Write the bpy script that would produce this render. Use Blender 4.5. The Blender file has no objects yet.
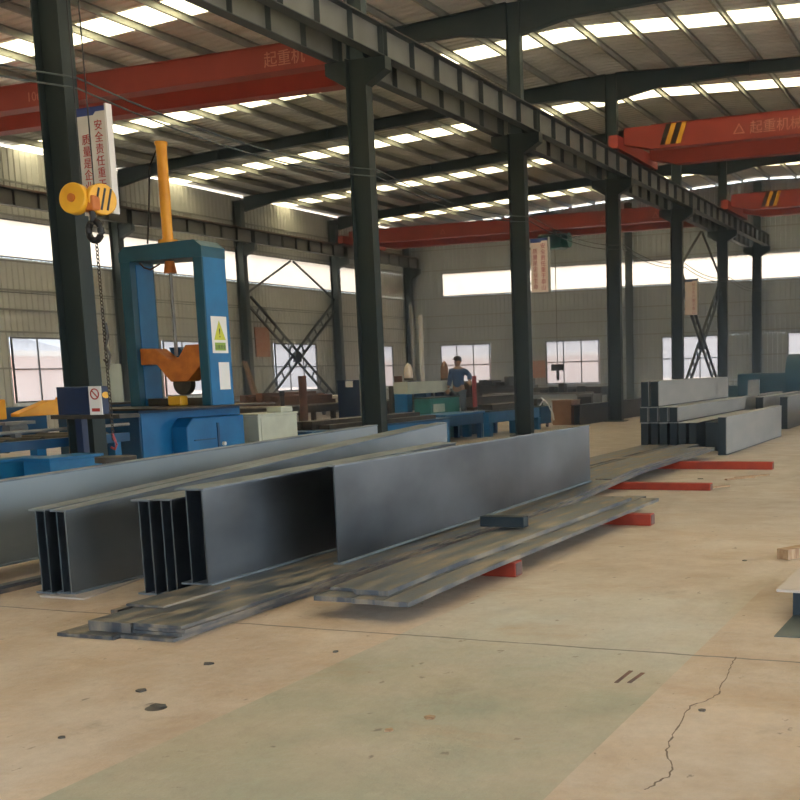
import bpy, bmesh, math, random
from mathutils import Vector, Matrix
random.seed(7)
C = bpy.context.scene.collection
PI = math.pi

# ------------------------------------------------------------------ camera model (also used to survey points)
FPX, PX, PY = 1131.0, 540.0, 544.0
def _cam():
    v1 = Vector((1000 - PX, 360 - PY, FPX)); v2 = Vector((-2280 - PX, 446 - PY, FPX))
    Y = v1.normalized(); X = -(v2.normalized()); X = (X - Y * X.dot(Y)).normalized()
    Z = Y.cross(X)
    if Z.y > 0: Z = -Z
    return X, Y, Z
AX, AY, AZ = _cam()
EYE = Vector((0, 0, 1.6))
def at(px, py, X=None, Y=None, Z=None):
    c = Vector((px - PX, py - PY, FPX)); d = Vector((AX.dot(c), AY.dot(c), AZ.dot(c)))
    if X is not None: t = (X - EYE.x) / d.x
    elif Y is not None: t = (Y - EYE.y) / d.y
    else: t = (Z - EYE.z) / d.z
    return EYE + d * t

# ------------------------------------------------------------------ materials
def mat(name, col, rough=.6, metal=0, col2=None, scale=3, lo=.35, hi=.65, bump=0, bscale=40, stretch=(1, 1, 1),
        detail=5, rough2=None, spec=.5, coat=0):
    m = bpy.data.materials.new(name); m.use_nodes = True
    nt = m.node_tree; n = nt.nodes; l = nt.links
    b = n['Principled BSDF']
    b.inputs['Base Color'].default_value = (*col, 1); b.inputs['Roughness'].default_value = rough
    b.inputs['Metallic'].default_value = metal; b.inputs['Specular IOR Level'].default_value = spec
    if col2 is not None or rough2 is not None or bump:
        tc = n.new('ShaderNodeTexCoord'); mp = n.new('ShaderNodeMapping'); mp.inputs['Scale'].default_value = stretch
        l.new(tc.outputs['Object'], mp.inputs['Vector'])
        nz = n.new('ShaderNodeTexNoise'); nz.inputs['Scale'].default_value = scale; nz.inputs['Detail'].default_value = detail
        l.new(mp.outputs['Vector'], nz.inputs['Vector'])
        mr = n.new('ShaderNodeMapRange'); mr.inputs['From Min'].default_value = lo; mr.inputs['From Max'].default_value = hi
        l.new(nz.outputs['Fac'], mr.inputs['Value'])
        if col2 is not None:
            mx = n.new('ShaderNodeMix'); mx.data_type = 'RGBA'
            mx.inputs[6].default_value = (*col, 1); mx.inputs[7].default_value = (*col2, 1)
            l.new(mr.outputs['Result'], mx.inputs[0]); l.new(mx.outputs[2], b.inputs['Base Color'])
        if rough2 is not None:
            r2 = n.new('ShaderNodeMapRange'); r2.inputs['To Min'].default_value = rough; r2.inputs['To Max'].default_value = rough2
            l.new(mr.outputs['Result'], r2.inputs['Value']); l.new(r2.outputs['Result'], b.inputs['Roughness'])
        if bump:
            nb = n.new('ShaderNodeTexNoise'); nb.inputs['Scale'].default_value = bscale; nb.inputs['Detail'].default_value = 3
            l.new(mp.outputs['Vector'], nb.inputs['Vector'])
            bp = n.new('ShaderNodeBump'); bp.inputs['Strength'].default_value = bump; bp.inputs['Distance'].default_value = .01
            l.new(nb.outputs['Fac'], bp.inputs['Height']); l.new(bp.outputs['Normal'], b.inputs['Normal'])
    return m

def translucent(name, col, clear, clear_col=(1, 1, 1), gain=1.0):
    m = bpy.data.materials.new(name); m.use_nodes = True
    nt = m.node_tree; n = nt.nodes; l = nt.links
    for x in list(n):
        if x.type == 'BSDF_PRINCIPLED': n.remove(x)
    out = [x for x in n if x.type == 'OUTPUT_MATERIAL'][0]
    t = n.new('ShaderNodeBsdfTranslucent')
    nz = n.new('ShaderNodeTexNoise'); nz.inputs['Scale'].default_value = 1.3
    tc = n.new('ShaderNodeTexCoord'); l.new(tc.outputs['Object'], nz.inputs['Vector'])
    mx = n.new('ShaderNodeMix'); mx.data_type = 'RGBA'
    mx.inputs[6].default_value = (*col, 1); mx.inputs[7].default_value = (*[c * .78 for c in col], 1)
    l.new(nz.outputs['Fac'], mx.inputs[0]); l.new(mx.outputs[2], t.inputs['Color'])
    tr = n.new('ShaderNodeBsdfTransparent'); tr.inputs['Color'].default_value = (*clear_col, 1)
    ms = n.new('ShaderNodeMixShader'); ms.inputs[0].default_value = clear
    l.new(t.outputs[0], ms.inputs[1]); l.new(tr.outputs[0], ms.inputs[2]); l.new(ms.outputs[0], out.inputs['Surface'])
    return m

M = dict(
    column=mat('dark_green_paint', (.020, .030, .030), .5, 0, (.032, .042, .040), 2, stretch=(1, 1, .3), spec=.3),
    beam=mat('grey_green_paint', (.18, .185, .175), .5, 0, (.14, .14, .13), 1.6),
    flange=mat('flange_paint', (.045, .06, .06), .55, 0, (.06, .07, .07), 2),
    rafter=mat('rafter_paint', (.03, .055, .06), .55, 0, (.045, .065, .07), 2),
    rust=mat('rusty_rail', (.16, .07, .045), .7, 0, (.09, .05, .04), 4),
    wallcol=mat('wall_column_paint', (.06, .085, .09), .55, 0, (.08, .1, .1), 2),
    purlin=mat('purlin_primer', (.36, .37, .33), .5, .3, (.26, .27, .24), 2),
    roof=mat('roof_sheet', (.76, .75, .68), .36, .3, (.60, .60, .55), .8, rough2=.5),
    wall=mat('wall_sheet', (.66, .66, .61), .55, 0, (.56, .56, .52), .7),
    endwall=mat('end_wall_sheet', (.50, .545, .56), .55, 0, (.42, .46, .48), .7),
    trim=mat('trim_grey', (.30, .30, .27), .6),
    winframe=mat('window_frame_dark', (.07, .075, .075), .5),
    crane=mat('crane_red', (.37, .06, .045), .5, 0, (.31, .05, .04), 1.5, spec=.3),
    cranew=mat('crane_lettering', (.60, .25, .18), .6),
    yellow=mat('warning_yellow', (.80, .42, .03), .45, 0, (.68, .33, .02), 4),
    orange=mat('orange_yoke_paint', (.62, .19, .03), .5, 0, (.45, .12, .02), 6),
    orange2=mat('safety_orange', (.85, .38, .03), .45, 0, (.75, .30, .02), 4),
    black=mat('black_rubber', (.012, .012, .013), .5),
    darkmetal=mat('dark_oily_metal', (.045, .042, .038), .5, .4, (.09, .075, .06), 5),
    greymetal=mat('bare_grey_metal', (.33, .32, .30), .45, .5, (.22, .21, .2), 5),
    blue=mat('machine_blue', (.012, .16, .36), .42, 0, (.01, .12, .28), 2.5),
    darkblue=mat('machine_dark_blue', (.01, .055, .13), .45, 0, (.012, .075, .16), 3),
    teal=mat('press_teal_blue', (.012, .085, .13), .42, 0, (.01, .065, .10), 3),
    navy=mat('cabinet_navy', (.008, .02, .06), .4, 0, (.012, .03, .08), 3),
    green=mat('machine_green', (.03, .20, .17), .5, 0, (.02, .14, .12), 3),
    cream=mat('cream_cabinet_paint', (.52, .53, .43), .5, 0, (.44, .45, .37), 3),
    redtimber=mat('red_painted_steel', (.36, .04, .014), .55, 0, (.26, .03, .014), 5, spec=.3),
    brownbox=mat('brown_crate', (.30, .17, .10), .7, 0, (.24, .12, .07), 5),
    timber=mat('weathered_timber', (.42, .27, .15), .75, 0, (.25, .13, .06), 6, stretch=(1, 6, 1)),
    white=mat('white_sheet', (.78, .75, .72), .5),
    pinkwhite=mat('pale_sign_face', (.80, .66, .56), .5, 0, (.74, .58, .46), 2),
    paleboard=mat('pale_banner_face', (.66, .62, .56), .5, 0, (.60, .56, .49), 2),
    redtext=mat('red_lettering', (.42, .03, .02), .6),
    bluetext=mat('blue_header', (.03, .05, .18), .5),
    signyellow=mat('warning_sign_yellow', (.55, .55, .05), .5),
    signgreen=mat('warning_sign_green', (.25, .38, .06), .5),
    millmid=mat('mill_web_lighter', (.12, .135, .145), .30, .8, (.30, .315, .325), .7, .35, .65, .04, 18, (1, .5, .9), rough2=.5),
    milltop=mat('girder_flange_steel', (.20, .225, .25), .5, .4, (.13, .145, .16), 5, .4, .65, .1, 40, (1, .5, 1)),
    mill=mat('mill_scale_steel', (.075, .092, .112), .30, .85, (.24, .27, .30), 1.1, .3, .75, .15, 30, (1, .5, 1.2), rough2=.5),
    millface=mat('mill_web_steel', (.045, .054, .066), .24, .9, (.20, .212, .225), .8, .30, .72, .04, 18, (1, .6, 1.1), rough2=.42),
    millpale=mat('pale_web_steel', (.24, .265, .275), .34, .8, (.34, .36, .365), .8, .3, .7, .1, 18, (1, .6, .9), rough2=.55),
    flat=mat('flat_plate_steel', (.085, .09, .10), .42, .5, (.29, .235, .175), 2.2, .44, .66, .2, 30, (4, 1.0, 1), rough2=.65),
    flatedge=mat('cut_plate_edge', (.14, .155, .18), .4, .7),
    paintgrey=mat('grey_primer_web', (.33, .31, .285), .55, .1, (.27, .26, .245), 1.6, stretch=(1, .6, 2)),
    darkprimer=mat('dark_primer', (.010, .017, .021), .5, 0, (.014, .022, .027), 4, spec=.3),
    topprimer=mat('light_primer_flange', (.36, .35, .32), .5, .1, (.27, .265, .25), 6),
    rustplate=mat('pale_plate', (.50, .42, .37), .5, .2, (.44, .36, .31), 4),
    darkpatch=mat('dark_floor_grey', (.07, .085, .08), .5, .2, (.10, .11, .10), 5),
    skin=mat('skin', (.35, .2, .13), .6), hair=mat('black_cap', (.02, .018, .018), .6),
    denim=mat('worker_blue_cloth', (.03, .07, .16), .8, 0, (.05, .10, .2), 6),
    trouser=mat('worker_grey_trousers', (.11, .13, .15), .8),
    glass=translucent('dusty_glass', (.30, .30, .30), .62, (.62, .605, .605)),
    daylight=translucent('cream_daylight_panel', (.58, .54, .48), .06),
    skylight=translucent('skylight_panel', (.74, .68, .52), .0),
)

# ------------------------------------------------------------------ mesh helpers
class MB:
    def __init__(s): s.v = []; s.f = []
    def add(s, vs, fs):
        o = len(s.v); s.v += [Vector(v) for v in vs]; s.f += [[o + i for i in f] for f in fs]; return s
    def hexa(s, p):   # 8 points: bottom 4 ccw, top 4 ccw
        return s.add(p, [(3, 2, 1, 0), (4, 5, 6, 7), (0, 1, 5, 4), (1, 2, 6, 5), (2, 3, 7, 6), (3, 0, 4, 7)])
    def box(s, x0, x1, y0, y1, z0, z1):
        if x0 > x1: x0, x1 = x1, x0
        if y0 > y1: y0, y1 = y1, y0
        if z0 > z1: z0, z1 = z1, z0
        return s.hexa([(x0, y0, z0), (x1, y0, z0), (x1, y1, z0), (x0, y1, z0), (x0, y0, z1), (x1, y0, z1), (x1, y1, z1), (x0, y1, z1)])
    def bar(s, p, q, w, h, up=(0, 0, 1)):
        p = Vector(p); q = Vector(q); d = (q - p).normalized(); u = Vector(up)
        if abs(d.dot(u)) > .98: u = Vector((0, 1, 0))
        a = d.cross(u).normalized() * (w / 2); b = a.cross(d).normalized() * (h / 2)
        return s.hexa([p - a - b, p + a - b, q + a - b, q - a - b, p - a + b, p + a + b, q + a + b, q - a + b])
    def cyl(s, p, q, r, r2=None, n=16):
        p = Vector(p); q = Vector(q); r2 = r if r2 is None else r2
        d = (q - p).normalized(); u = Vector((0, 0, 1)) if abs(d.z) < .9 else Vector((1, 0, 0))
        a = d.cross(u).normalized(); b = d.cross(a)
        vs = []
        for c, rr in ((p, r), (q, r2)):
            for i in range(n):
                t = 2 * PI * i / n; vs.append(c + a * (rr * math.cos(t)) + b * (rr * math.sin(t)))
        fs = [(i, (i + 1) % n, n + (i + 1) % n, n + i) for i in range(n)] + [tuple(range(n))[::-1], tuple(range(n, 2 * n))]
        return s.add(vs, fs)
    def tube(s, pts, r, n=8):
        pts = [Vector(p) for p in pts]; vs = []; k = len(pts)
        for i, p in enumerate(pts):
            d = (pts[min(i + 1, k - 1)] - pts[max(i - 1, 0)]).normalized()
            u = Vector((0, 0, 1)) if abs(d.z) < .95 else Vector((0, 1, 0))
            a = d.cross(u).normalized(); b = d.cross(a)
            for j in range(n):
                t = 2 * PI * j / n; vs.append(p + a * (r * math.cos(t)) + b * (r * math.sin(t)))
        fs = [(i * n + j, i * n + (j + 1) % n, (i + 1) * n + (j + 1) % n, (i + 1) * n + j) for i in range(k - 1) for j in range(n)]
        fs += [tuple(range(n))[::-1], tuple(range((k - 1) * n, k * n))]
        return s.add(vs, fs)
    def prism(s, poly, ext):   # poly: coplanar points, ext: extrusion vector
        poly = [Vector(p) for p in poly]; e = Vector(ext); n = len(poly)
        return s.add(poly + [p + e for p in poly], [tuple(range(n))[::-1], tuple(range(n, 2 * n))] + [(i, (i + 1) % n, n + (i + 1) % n, n + i) for i in range(n)])
    def ball(s, c, rx, ry, rz, n=12, m=8):
        c = Vector(c); vs = [c + Vector((0, 0, rz))]
        for i in range(1, m):
            for j in range(n):
                a = PI * i / m; t = 2 * PI * j / n
                vs.append(c + Vector((rx * math.sin(a) * math.cos(t), ry * math.sin(a) * math.sin(t), rz * math.cos(a))))
        vs.append(c - Vector((0, 0, rz)))
        fs = [(0, 1 + j, 1 + (j + 1) % n) for j in range(n)]
        for i in range(m - 2):
            for j in range(n):
                a = 1 + i * n + j; b = 1 + i * n + (j + 1) % n; fs.append((a, a + n, b + n, b))
        L = len(vs) - 1; fs += [(L, 1 + (m - 2) * n + (j + 1) % n, 1 + (m - 2) * n + j) for j in range(n)]
        return s.add(vs, fs)

ORG = {}
def link_mesh(name, mb, m, parent=None, org=None, smooth=False, bevel=0):
    o_ = Vector(org) if org is not None else Vector((0, 0, 0))
    me = bpy.data.meshes.new(name)
    if isinstance(mb, MB):
        me.from_pydata([v - o_ for v in mb.v], [], mb.f)
        bm = bmesh.new(); bm.from_mesh(me); bmesh.ops.recalc_face_normals(bm, faces=bm.faces); bm.to_mesh(me); bm.free()
    else:
        me = mb
        for v in me.vertices: v.co -= o_
    me.materials.clear(); me.materials.append(M[m])
    if smooth:
        for p in me.polygons: p.use_smooth = True
        me.set_sharp_from_angle(angle=math.radians(40))
    o = bpy.data.objects.new(name, me); C.objects.link(o)
    if parent is not None: o.parent = parent
    if bevel:
        md = o.modifiers.new('bevel', 'BEVEL'); md.width = bevel; md.segments = 2; md.limit_method = 'ANGLE'
    return o
def tag(o, label=None, cat=None, group=None, kind=None):
    if label: o['label'] = label
    if cat: o['category'] = cat
    if group: o['group'] = group
    if kind: o['kind'] = kind
    return o
def thing(name, label, cat, org, group=None):
    o = bpy.data.objects.new(name, None); C.objects.link(o); o.location = org; o.empty_display_size = .2
    ORG[o] = Vector(org); return tag(o, label, cat, group)
def part(name, mb, m, parent, smooth=False, bevel=0, label=None):
    o = link_mesh(name, mb, m, parent, ORG[parent], smooth, bevel); ORG[o] = ORG[parent]
    if label: o['label'] = label
    return o
def single(name, mb, m, label, cat, group=None, org=None, smooth=False, bevel=0):
    if org is None:
        xs = [v.x for v in mb.v]; ys = [v.y for v in mb.v]; zs = [v.z for v in mb.v]
        org = ((min(xs) + max(xs)) / 2, (min(ys) + max(ys)) / 2, min(zs))
    o = link_mesh(name, mb, m, None, org, smooth, bevel); o.location = org
    return tag(o, label, cat, group)
def struct(name, mb, m, parent=None, label=None):
    o = link_mesh(name, mb, m, parent)
    if parent is None: o['kind'] = 'structure'
    if label: o['label'] = label
    ORG[o] = Vector((0, 0, 0)); return o
def copy_tree(o, parent=None, delta=None):
    c = o.copy(); C.objects.link(c)
    if parent is not None: c.parent = parent
    if delta is not None: c.location = o.location + Vector(delta)
    for ch in [x for x in list(o.children)]: copy_tree(ch, c)
    return c
def text_mesh(s, size, depth=.004, spacing=1.0, align='CENTER'):
    cu = bpy.data.curves.new('lettering', 'FONT'); cu.body = s; cu.size = size; cu.extrude = depth; cu.align_x = align
    cu.space_line = spacing; cu.resolution_u = 2
    ob = bpy.data.objects.new('lettering', cu); C.objects.link(ob)
    bpy.context.view_layer.update()
    dg = bpy.context.evaluated_depsgraph_get()
    me = bpy.data.meshes.new_from_object(ob.evaluated_get(dg))
    bpy.data.objects.remove(ob); bpy.data.curves.remove(cu)
    return me
ORD = ['nearest', 'second', 'third', 'fourth', 'fifth', 'sixth', 'seventh', 'eighth', 'ninth', 'tenth', 'eleventh', 'twelfth',
       'thirteenth', 'fourteenth', 'fifteenth', 'sixteenth']

# ------------------------------------------------------------------ building geometry
XC, XL, XR, YE = -11.18, -30.49, 8.13, 56.7
ST = [11.7 + 7.5 * i for i in range(7)]
YS = -3.3
def rtop(x): return 10.45 - (.06 if x < XC else .038) * abs(x - XC)

# ---- floor
def floor_material():
    m = bpy.data.materials.new('worn_concrete'); m.use_nodes = True
    nt = m.node_tree; n = nt.nodes; l = nt.links; b = n['Principled BSDF']
    tc = n.new('ShaderNodeTexCoord'); sep = n.new('ShaderNodeSeparateXYZ'); l.new(tc.outputs['Object'], sep.inputs[0])
    def noise(scale, detail=6, st=(1, 1, 1), rough=.6):
        mp = n.new('ShaderNodeMapping'); mp.inputs['Scale'].default_value = st; l.new(tc.outputs['Object'], mp.inputs[0])
        z = n.new('ShaderNodeTexNoise'); z.inputs['Scale'].default_value = scale; z.inputs['Detail'].default_value = detail
        z.inputs['Roughness'].default_value = rough; l.new(mp.outputs[0], z.inputs['Vector']); return z.outputs['Fac']
    def rng(v, a, b_, c=0., d=1., clamp=True):
        r = n.new('ShaderNodeMapRange'); r.inputs['From Min'].default_value = a; r.inputs['From Max'].default_value = b_
        r.inputs['To Min'].default_value = c; r.inputs['To Max'].default_value = d; l.new(v, r.inputs['Value']); return r.outputs[0]
    def mth(op, a, b_=None):
        q = n.new('ShaderNodeMath'); q.operation = op
        for i, x in enumerate((a, b_)):
            if x is None: continue
            if isinstance(x, (int, float)): q.inputs[i].default_value = x
            else: l.new(x, q.inputs[i])
        return q.outputs[0]
    def mix(f, a, b_):
        q = n.new('ShaderNodeMix'); q.data_type = 'RGBA'
        if isinstance(f, (int, float)): q.inputs[0].default_value = f
        else: l.new(f, q.inputs[0])
        for i, x in ((6, a), (7, b_)):
            if isinstance(x, tuple): q.inputs[i].default_value = (*x, 1)
            else: l.new(x, q.inputs[i])
        return q.outputs[2]
    X, Y = sep.outputs[0], sep.outputs[1]
    big = rng(noise(.55, 8), .38, .62); mid = rng(noise(2.2, 8, (1, .7, 1)), .42, .60); fine = rng(noise(14, 8), .35, .7)
    tan = mix(big, (.39, .265, .17), (.57, .425, .31))
    tan = mix(mth('MULTIPLY', mid, .5), tan, (.56, .46, .37))
    dusty = rng(Y, 6., 16.); tan = mix(mth('MULTIPLY', dusty, .55), tan, (.36, .335, .30))
    # green painted strip between two slab joints, worn off further down the hall
    g = mth('MULTIPLY', mth('GREATER_THAN', X, -3.43), mth('LESS_THAN', X, -1.55))
    wob = noise(1.1, 5)
    g = mth('MULTIPLY', g, rng(mth('ADD', Y, mth('MULTIPLY', wob, 2.2)), 8.2, 9.6, 1, 0))
    slab2 = mth('GREATER_THAN', Y, 6.07)
    green = mix(rng(mth('ADD', Y, mth('MULTIPLY', wob, 1.6)), 6.0, 7.4), mix(big, (.36, .325, .225), (.26, .27, .195)), mix(big, (.56, .53, .46), (.44, .42, .36)))
    green = mix(mth('MULTIPLY', mid, .30), green, (.45, .34, .22))
    col = mix(mth('MULTIPLY', g, rng(noise(1.6, 8), .35, .6, .95, .6)), tan, green)
    # right hand slab in front, a little pinker
    # stains
    st = rng(noise(1.7, 9, (1, 1, 1), .7), .60, .72); col = mix(mth('MULTIPLY', st, .5), col, (.20, .145, .095))
    sp = rng(noise(9, 4, (1, .6, 1)), .665, .70); col = mix(mth('MULTIPLY', sp, .75), col, (.13, .09, .06))
    st3 = rng(noise(.8, 7, (.7, 1.6, 1), .7), .56, .70); col = mix(mth('MULTIPLY', st3, .6), col, (.40, .24, .12))
    col = mix(mth('MULTIPLY', fine, .25), col, (.28, .21, .15))
    # joints
    jw = mth('MULTIPLY', mth('SUBTRACT', noise(3, 4), .5), .05)
    def joint(coord, pos, w, amt):
        nonlocal col
        d = mth('ABSOLUTE', mth('SUBTRACT', mth('ADD', coord, jw), pos))
        col = mix(rng(d, w * .5, w, amt, 0), col, (.10, .08, .065))
    joint(Y, 6.07, .015, .9)
    l.new(col, b.inputs['Base Color'])
    r = rng(noise(2.5, 6), .35, .65, .34, .58); l.new(r, b.inputs['Roughness'])
    b.inputs['Specular IOR Level'].default_value = .45
    bp = n.new('ShaderNodeBump'); bp.inputs['Strength'].default_value = .25; bp.inputs['Distance'].default_value = .01
    l.new(fine, bp.inputs['Height']); l.new(bp.outputs[0], b.inputs['Normal'])
    return m
M['floor'] = floor_material()
fb = MB().box(XL - .3, XR + .3, YS, YE + .3, -.25, 0)
struct('floor', fb, 'floor')
M['ground'] = mat('outside_ground', (.42, .36, .30), .9, 0, (.50, .42, .36), .15)
struct('ground', MB().box(-160, 120, -90, 260, -.6, -.26), 'ground')

# crack in the nearest right slab: a chain of narrow slits filled with dirt
pts = [(736, 657), (733, 663), (729, 672), (722, 683), (719, 694), (706, 701), (690, 706), (684, 716), (672, 735), (669, 745), (667, 752), (672, 765), (670, 775), (660, 781), (650, 787), (640, 791)]
cb = MB(); W = [at(a, b, Z=0) for a, b in pts]
fin = []
for i in range(len(W) - 1):
    for k in range(4):
        t = k / 4; p = W[i].lerp(W[i + 1], t); j = .008 if k else 0
        fin.append(p + Vector((random.uniform(-j, j), random.uniform(-j, j), 0)))
for i in range(len(fin) - 1):
    p, q = fin[i], fin[i + 1]; w = .0018 + .003 * random.random()
    cb.hexa([(p.x - w, p.y, -.002), (p.x + w, p.y, -.002), (q.x + w, q.y, -.002), (q.x - w, q.y, -.002),
             (p.x - w, p.y, .0012), (p.x + w, p.y, .0012), (q.x + w, q.y, .0012), (q.x - w, q.y, .0012)])
M['dirt'] = mat('crack_dirt', (.17, .12, .085), .9)
struct('trim_9', cb, 'dirt', label='winding crack in the concrete slab')

# ---- corrugated sheets
def sheet_profile(a, b, pitch=.25, d=.035):
    out = []; x = a
    while x < b:
        for f, h in ((0, 0), (.55, 0), (.65, d), (.9, d)):
            if x + f * pitch < b: out.append((x + f * pitch, h))
        x += pitch
    out.append((b, 0)); return out
def wall_sheet(mb, axis, pos, a, b, z0, z1, sgn):
    pr = sheet_profile(a, b); vs = []
    zf = z1 if callable(z1) else (lambda c: z1)
    for c, h in pr:
        for z in (z0, zf(c)):
            vs.append((pos + sgn * h, c, z) if axis == 'x' else (c, pos + sgn * h, z))
    k = len(pr)
    mb.add(vs, [(2 * i, 2 * i + 2, 2 * i + 3, 2 * i + 1) for i in range(k - 1)])
def wall_with_holes(mb, axis, pos, a, b, wins, z1w, band, top, sgn, zs=1.02, zt=3.22):
    # wins: list of (a0,a1) window openings between zs and zt; band (a0,a1) opening between 5.82 and 7.08
    wall_sheet(mb, axis, pos, a, b, 0, zs, sgn)
    c = a
    for (p, q) in sorted(wins): wall_sheet(mb, axis, pos, c, p, zs, zt, sgn); c = q
    wall_sheet(mb, axis, pos, c, b, zs, zt, sgn)
    wall_sheet(mb, axis, pos, a, b, zt, 5.82, sgn)
    if band[0] > a: wall_sheet(mb, axis, pos, a, band[0], 5.82, 7.08, sgn)
    if band[1] < b: wall_sheet(mb, axis, pos, band[1], b, 5.82, 7.08, sgn)
    wall_sheet(mb, axis, pos, a, b, 7.08, top, sgn)
lw = [(y - 1.42, y + 2.0) for y in (22.95, 30.45, 37.95, 45.45, 52.95)]
ew = [(x - 1.5, x + 1.5) for x in (-27.25, -20.98, -14.6, -8.2, -1.8, 4.4)]
mb = MB(); wall_with_holes(mb, 'x', XL - .25, YS, YE + .25, lw, 0, (4.2, 53.85), rtop(XL) + .12, -1); struct('wall_left', mb, 'wall')
mb = MB(); wall_with_holes(mb, 'y', YE + .25, XL - .25, XR + .25, ew, 0, (-28.5, 5.6), lambda c: rtop(c) + .12, 1, .95, 3.22); struct('wall_back', mb, 'endwall')
mb = MB(); RW = (22.95, 37.95, 45.45, 52.95)
wall_sheet(mb, 'x', XR + .25, 12.0, 19.0, 5.2, 5.82, 1); wall_sheet(mb, 'x', XR + .25, 26.9, 34.0, 5.2, 5.82, 1)   # two openings added to let sky light in from the unseen right side
wall_sheet(mb, 'x', XR + .25, 12.0, 19.0, 7.08, rtop(XR) + .12, 1); wall_sheet(mb, 'x', XR + .25, 26.9, 34.0, 7.08, rtop(XR) + .12, 1)
wall_with_holes(mb, 'x', XR + .25, 19.0, 26.9, [(21.23, 24.67)], 0, (19.0, 26.9), rtop(XR) + .12, 1)
wall_with_holes(mb, 'x', XR + .25, 34.0, YE + .25, [(y - 1.72, y + 1.72) for y in RW[1:]], 0, (34.0, 53.85), rtop(XR) + .12, 1)
wall_sheet(mb, 'x', XR + .25, 3.0, 12.0, 5.2, rtop(XR) + .12, 1); wall_sheet(mb, 'x', XR + .25, YS, 3.0, 0, rtop(XR) + .12, 1); struct('wall_right', mb, 'wall')  # wide opening left here, out of view, for daylight from the right
mb = MB(); wall_sheet(mb, 'y', YS, XL - .25, -7.0, 0, lambda c: rtop(c) + .12, -1); wall_sheet(mb, 'y', YS, 4.0, XR + .25, 0, lambda c: rtop(c) + .12, -1)
wall_sheet(mb, 'y', YS, -7.0, 4.0, 4.2, lambda c: rtop(c) + .12, -1); struct('wall_front', mb, 'wall')  # unseen rear wall added to darken column fronts; its opening admits daylight

# ---- windows
wn = [0]
def win(axis, pos, a, b, z0, z1, m, nm, nh, label, fw=.05, fd=.06, hz=None):
    wn[0] += 1
    def bx(mb, c0, c1, z0_, z1_, d=fd):
        if axis == 'x': mb.box(pos - d / 2, pos + d / 2, c0, c1, z0_, z1_)
        else: mb.box(c0, c1, pos - d / 2, pos + d / 2, z0_, z1_)
    f = MB(); bx(f, a, b, z0, z0 + fw); bx(f, a, b, z1 - fw, z1); bx(f, a, a + fw, z0 + fw, z1 - fw); bx(f, b - fw, b, z0 + fw, z1 - fw)
    for i in range(1, nm): c = a + (b - a) * i / nm; bx(f, c - fw * .4, c + fw * .4, z0 + fw, z1 - fw, fd * .8)
    if hz:
        for z in hz: bx(f, a + fw, b - fw, z - fw * .4, z + fw * .4, fd * .7)
    o = bpy.data.objects.new('window_%d' % wn[0], None); C.objects.link(o); o['kind'] = 'structure'; o['label'] = label
    ORG[o] = Vector((0, 0, 0))
    part('window_frame', f, 'winframe', o)
    g = MB(); bx(g, a + fw, b - fw, z0 + fw, z1 - fw, .008); part('pane', g, m, o)
for i, (a, b) in enumerate(lw): win('x', XL - .2, a, b, 1.02, 3.22, 'glass', 3, 2, 'left wall window with a dark grid, %s from the front' % ORD[i], hz=(2.15,))
for i, (a, b) in enumerate(ew): win('y', YE + .2, a, b, .95, 3.22, 'glass', 3, 2, 'end wall window with a thin grid, %s from the left corner' % ('first' if i == 0 else ORD[i]), hz=(2.1,))
for i, y in enumerate(RW):
    win('x', XR + .2, y - 1.72, y + 1.72, 1.02, 3.22, 'glass', 3, 2, 'right wall window, %s from the front' % ORD[i], hz=(2.15,))
win('x', XL - .2, 4.2, 53.85, 5.82, 7.08, 'daylight', 1, 1, 'long cream daylight strip high in the left wall', fw=.04)
win('y', YE + .2, -28.5, 5.6, 5.82, 7.08, 'daylight', 1, 1, 'long cream daylight strip high in the end wall', fw=.04)
win('x', XR + .2, 12.0, 53.85, 5.82, 7.08, 'daylight', 1, 1, 'long cream daylight strip high in the right wall', fw=.04)

# ---- roof sheets with skylight gaps
ups = [YS, 4.2] + ST
SKY = [(y - .55, y + .55) for y in (7.95, 15.45, 22.95, 30.45, 37.95, 45.45, 52.95)]
for side, (xa, xb) in {'left': (XL - .5, XC), 'right': (XC, XR + .5)}.items():
    mb = MB(); c = YS - .2
    for (p, q) in SKY + [(YE + .6, None)]:
        pr = sheet_profile(c, p, .3, .035); k = len(pr); vs = []
        for yy, h in pr:
            for x in (xa, xb): vs.append((x, yy, rtop(x) + .2 + h))
        mb.add(vs, [(2 * i, 2 * i + 1, 2 * i + 3, 2 * i + 2) for i in range(k - 1)])
        c = q
    struct('ceiling' if side == 'left' else 'ceiling.001', mb, 'roof')
    for i, (p, q) in enumerate(SKY):
        g = MB(); g.hexa([(xa, p, rtop(xa) + .19), (xb, p, rtop(xb) + .19), (xb, q, rtop(xb) + .19), (xa, q, rtop(xa) + .19),
                          (xa, p, rtop(xa) + .20), (xb, p, rtop(xb) + .20), (xb, q, rtop(xb) + .20), (xa, q, rtop(xa) + .20)])
        single('skylight_strip', g, 'skylight', 'glowing cream skylight strip across the %s bay roof, %s from the front' % (side, ORD[i]),
               'skylight', 'translucent skylight strips in the roof')

# ---- purlins (continuous along the hall)
def purlin(x, k, side):
    mb = MB(); z = rtop(x)
    mb.box(x - .035, x - .027, YS, YE, z, z + .19); mb.box(x - .027, x + .035, YS, YE, z, z + .008); mb.box(x - .027, x + .035, YS, YE, z + .182, z + .19)
    single('roof_purlin', mb, 'purlin', 'grey channel roof purlin over the %s bay, %s out from the middle column row' % (side, ORD[k]), 'purlin',
           'roof purlins running the length of the hall')
for k in range(15): purlin(XC - .65 - 1.27 * k, k, 'left')
for k in range(15): purlin(XC + .65 + 1.27 * k, k, 'right')

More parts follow.
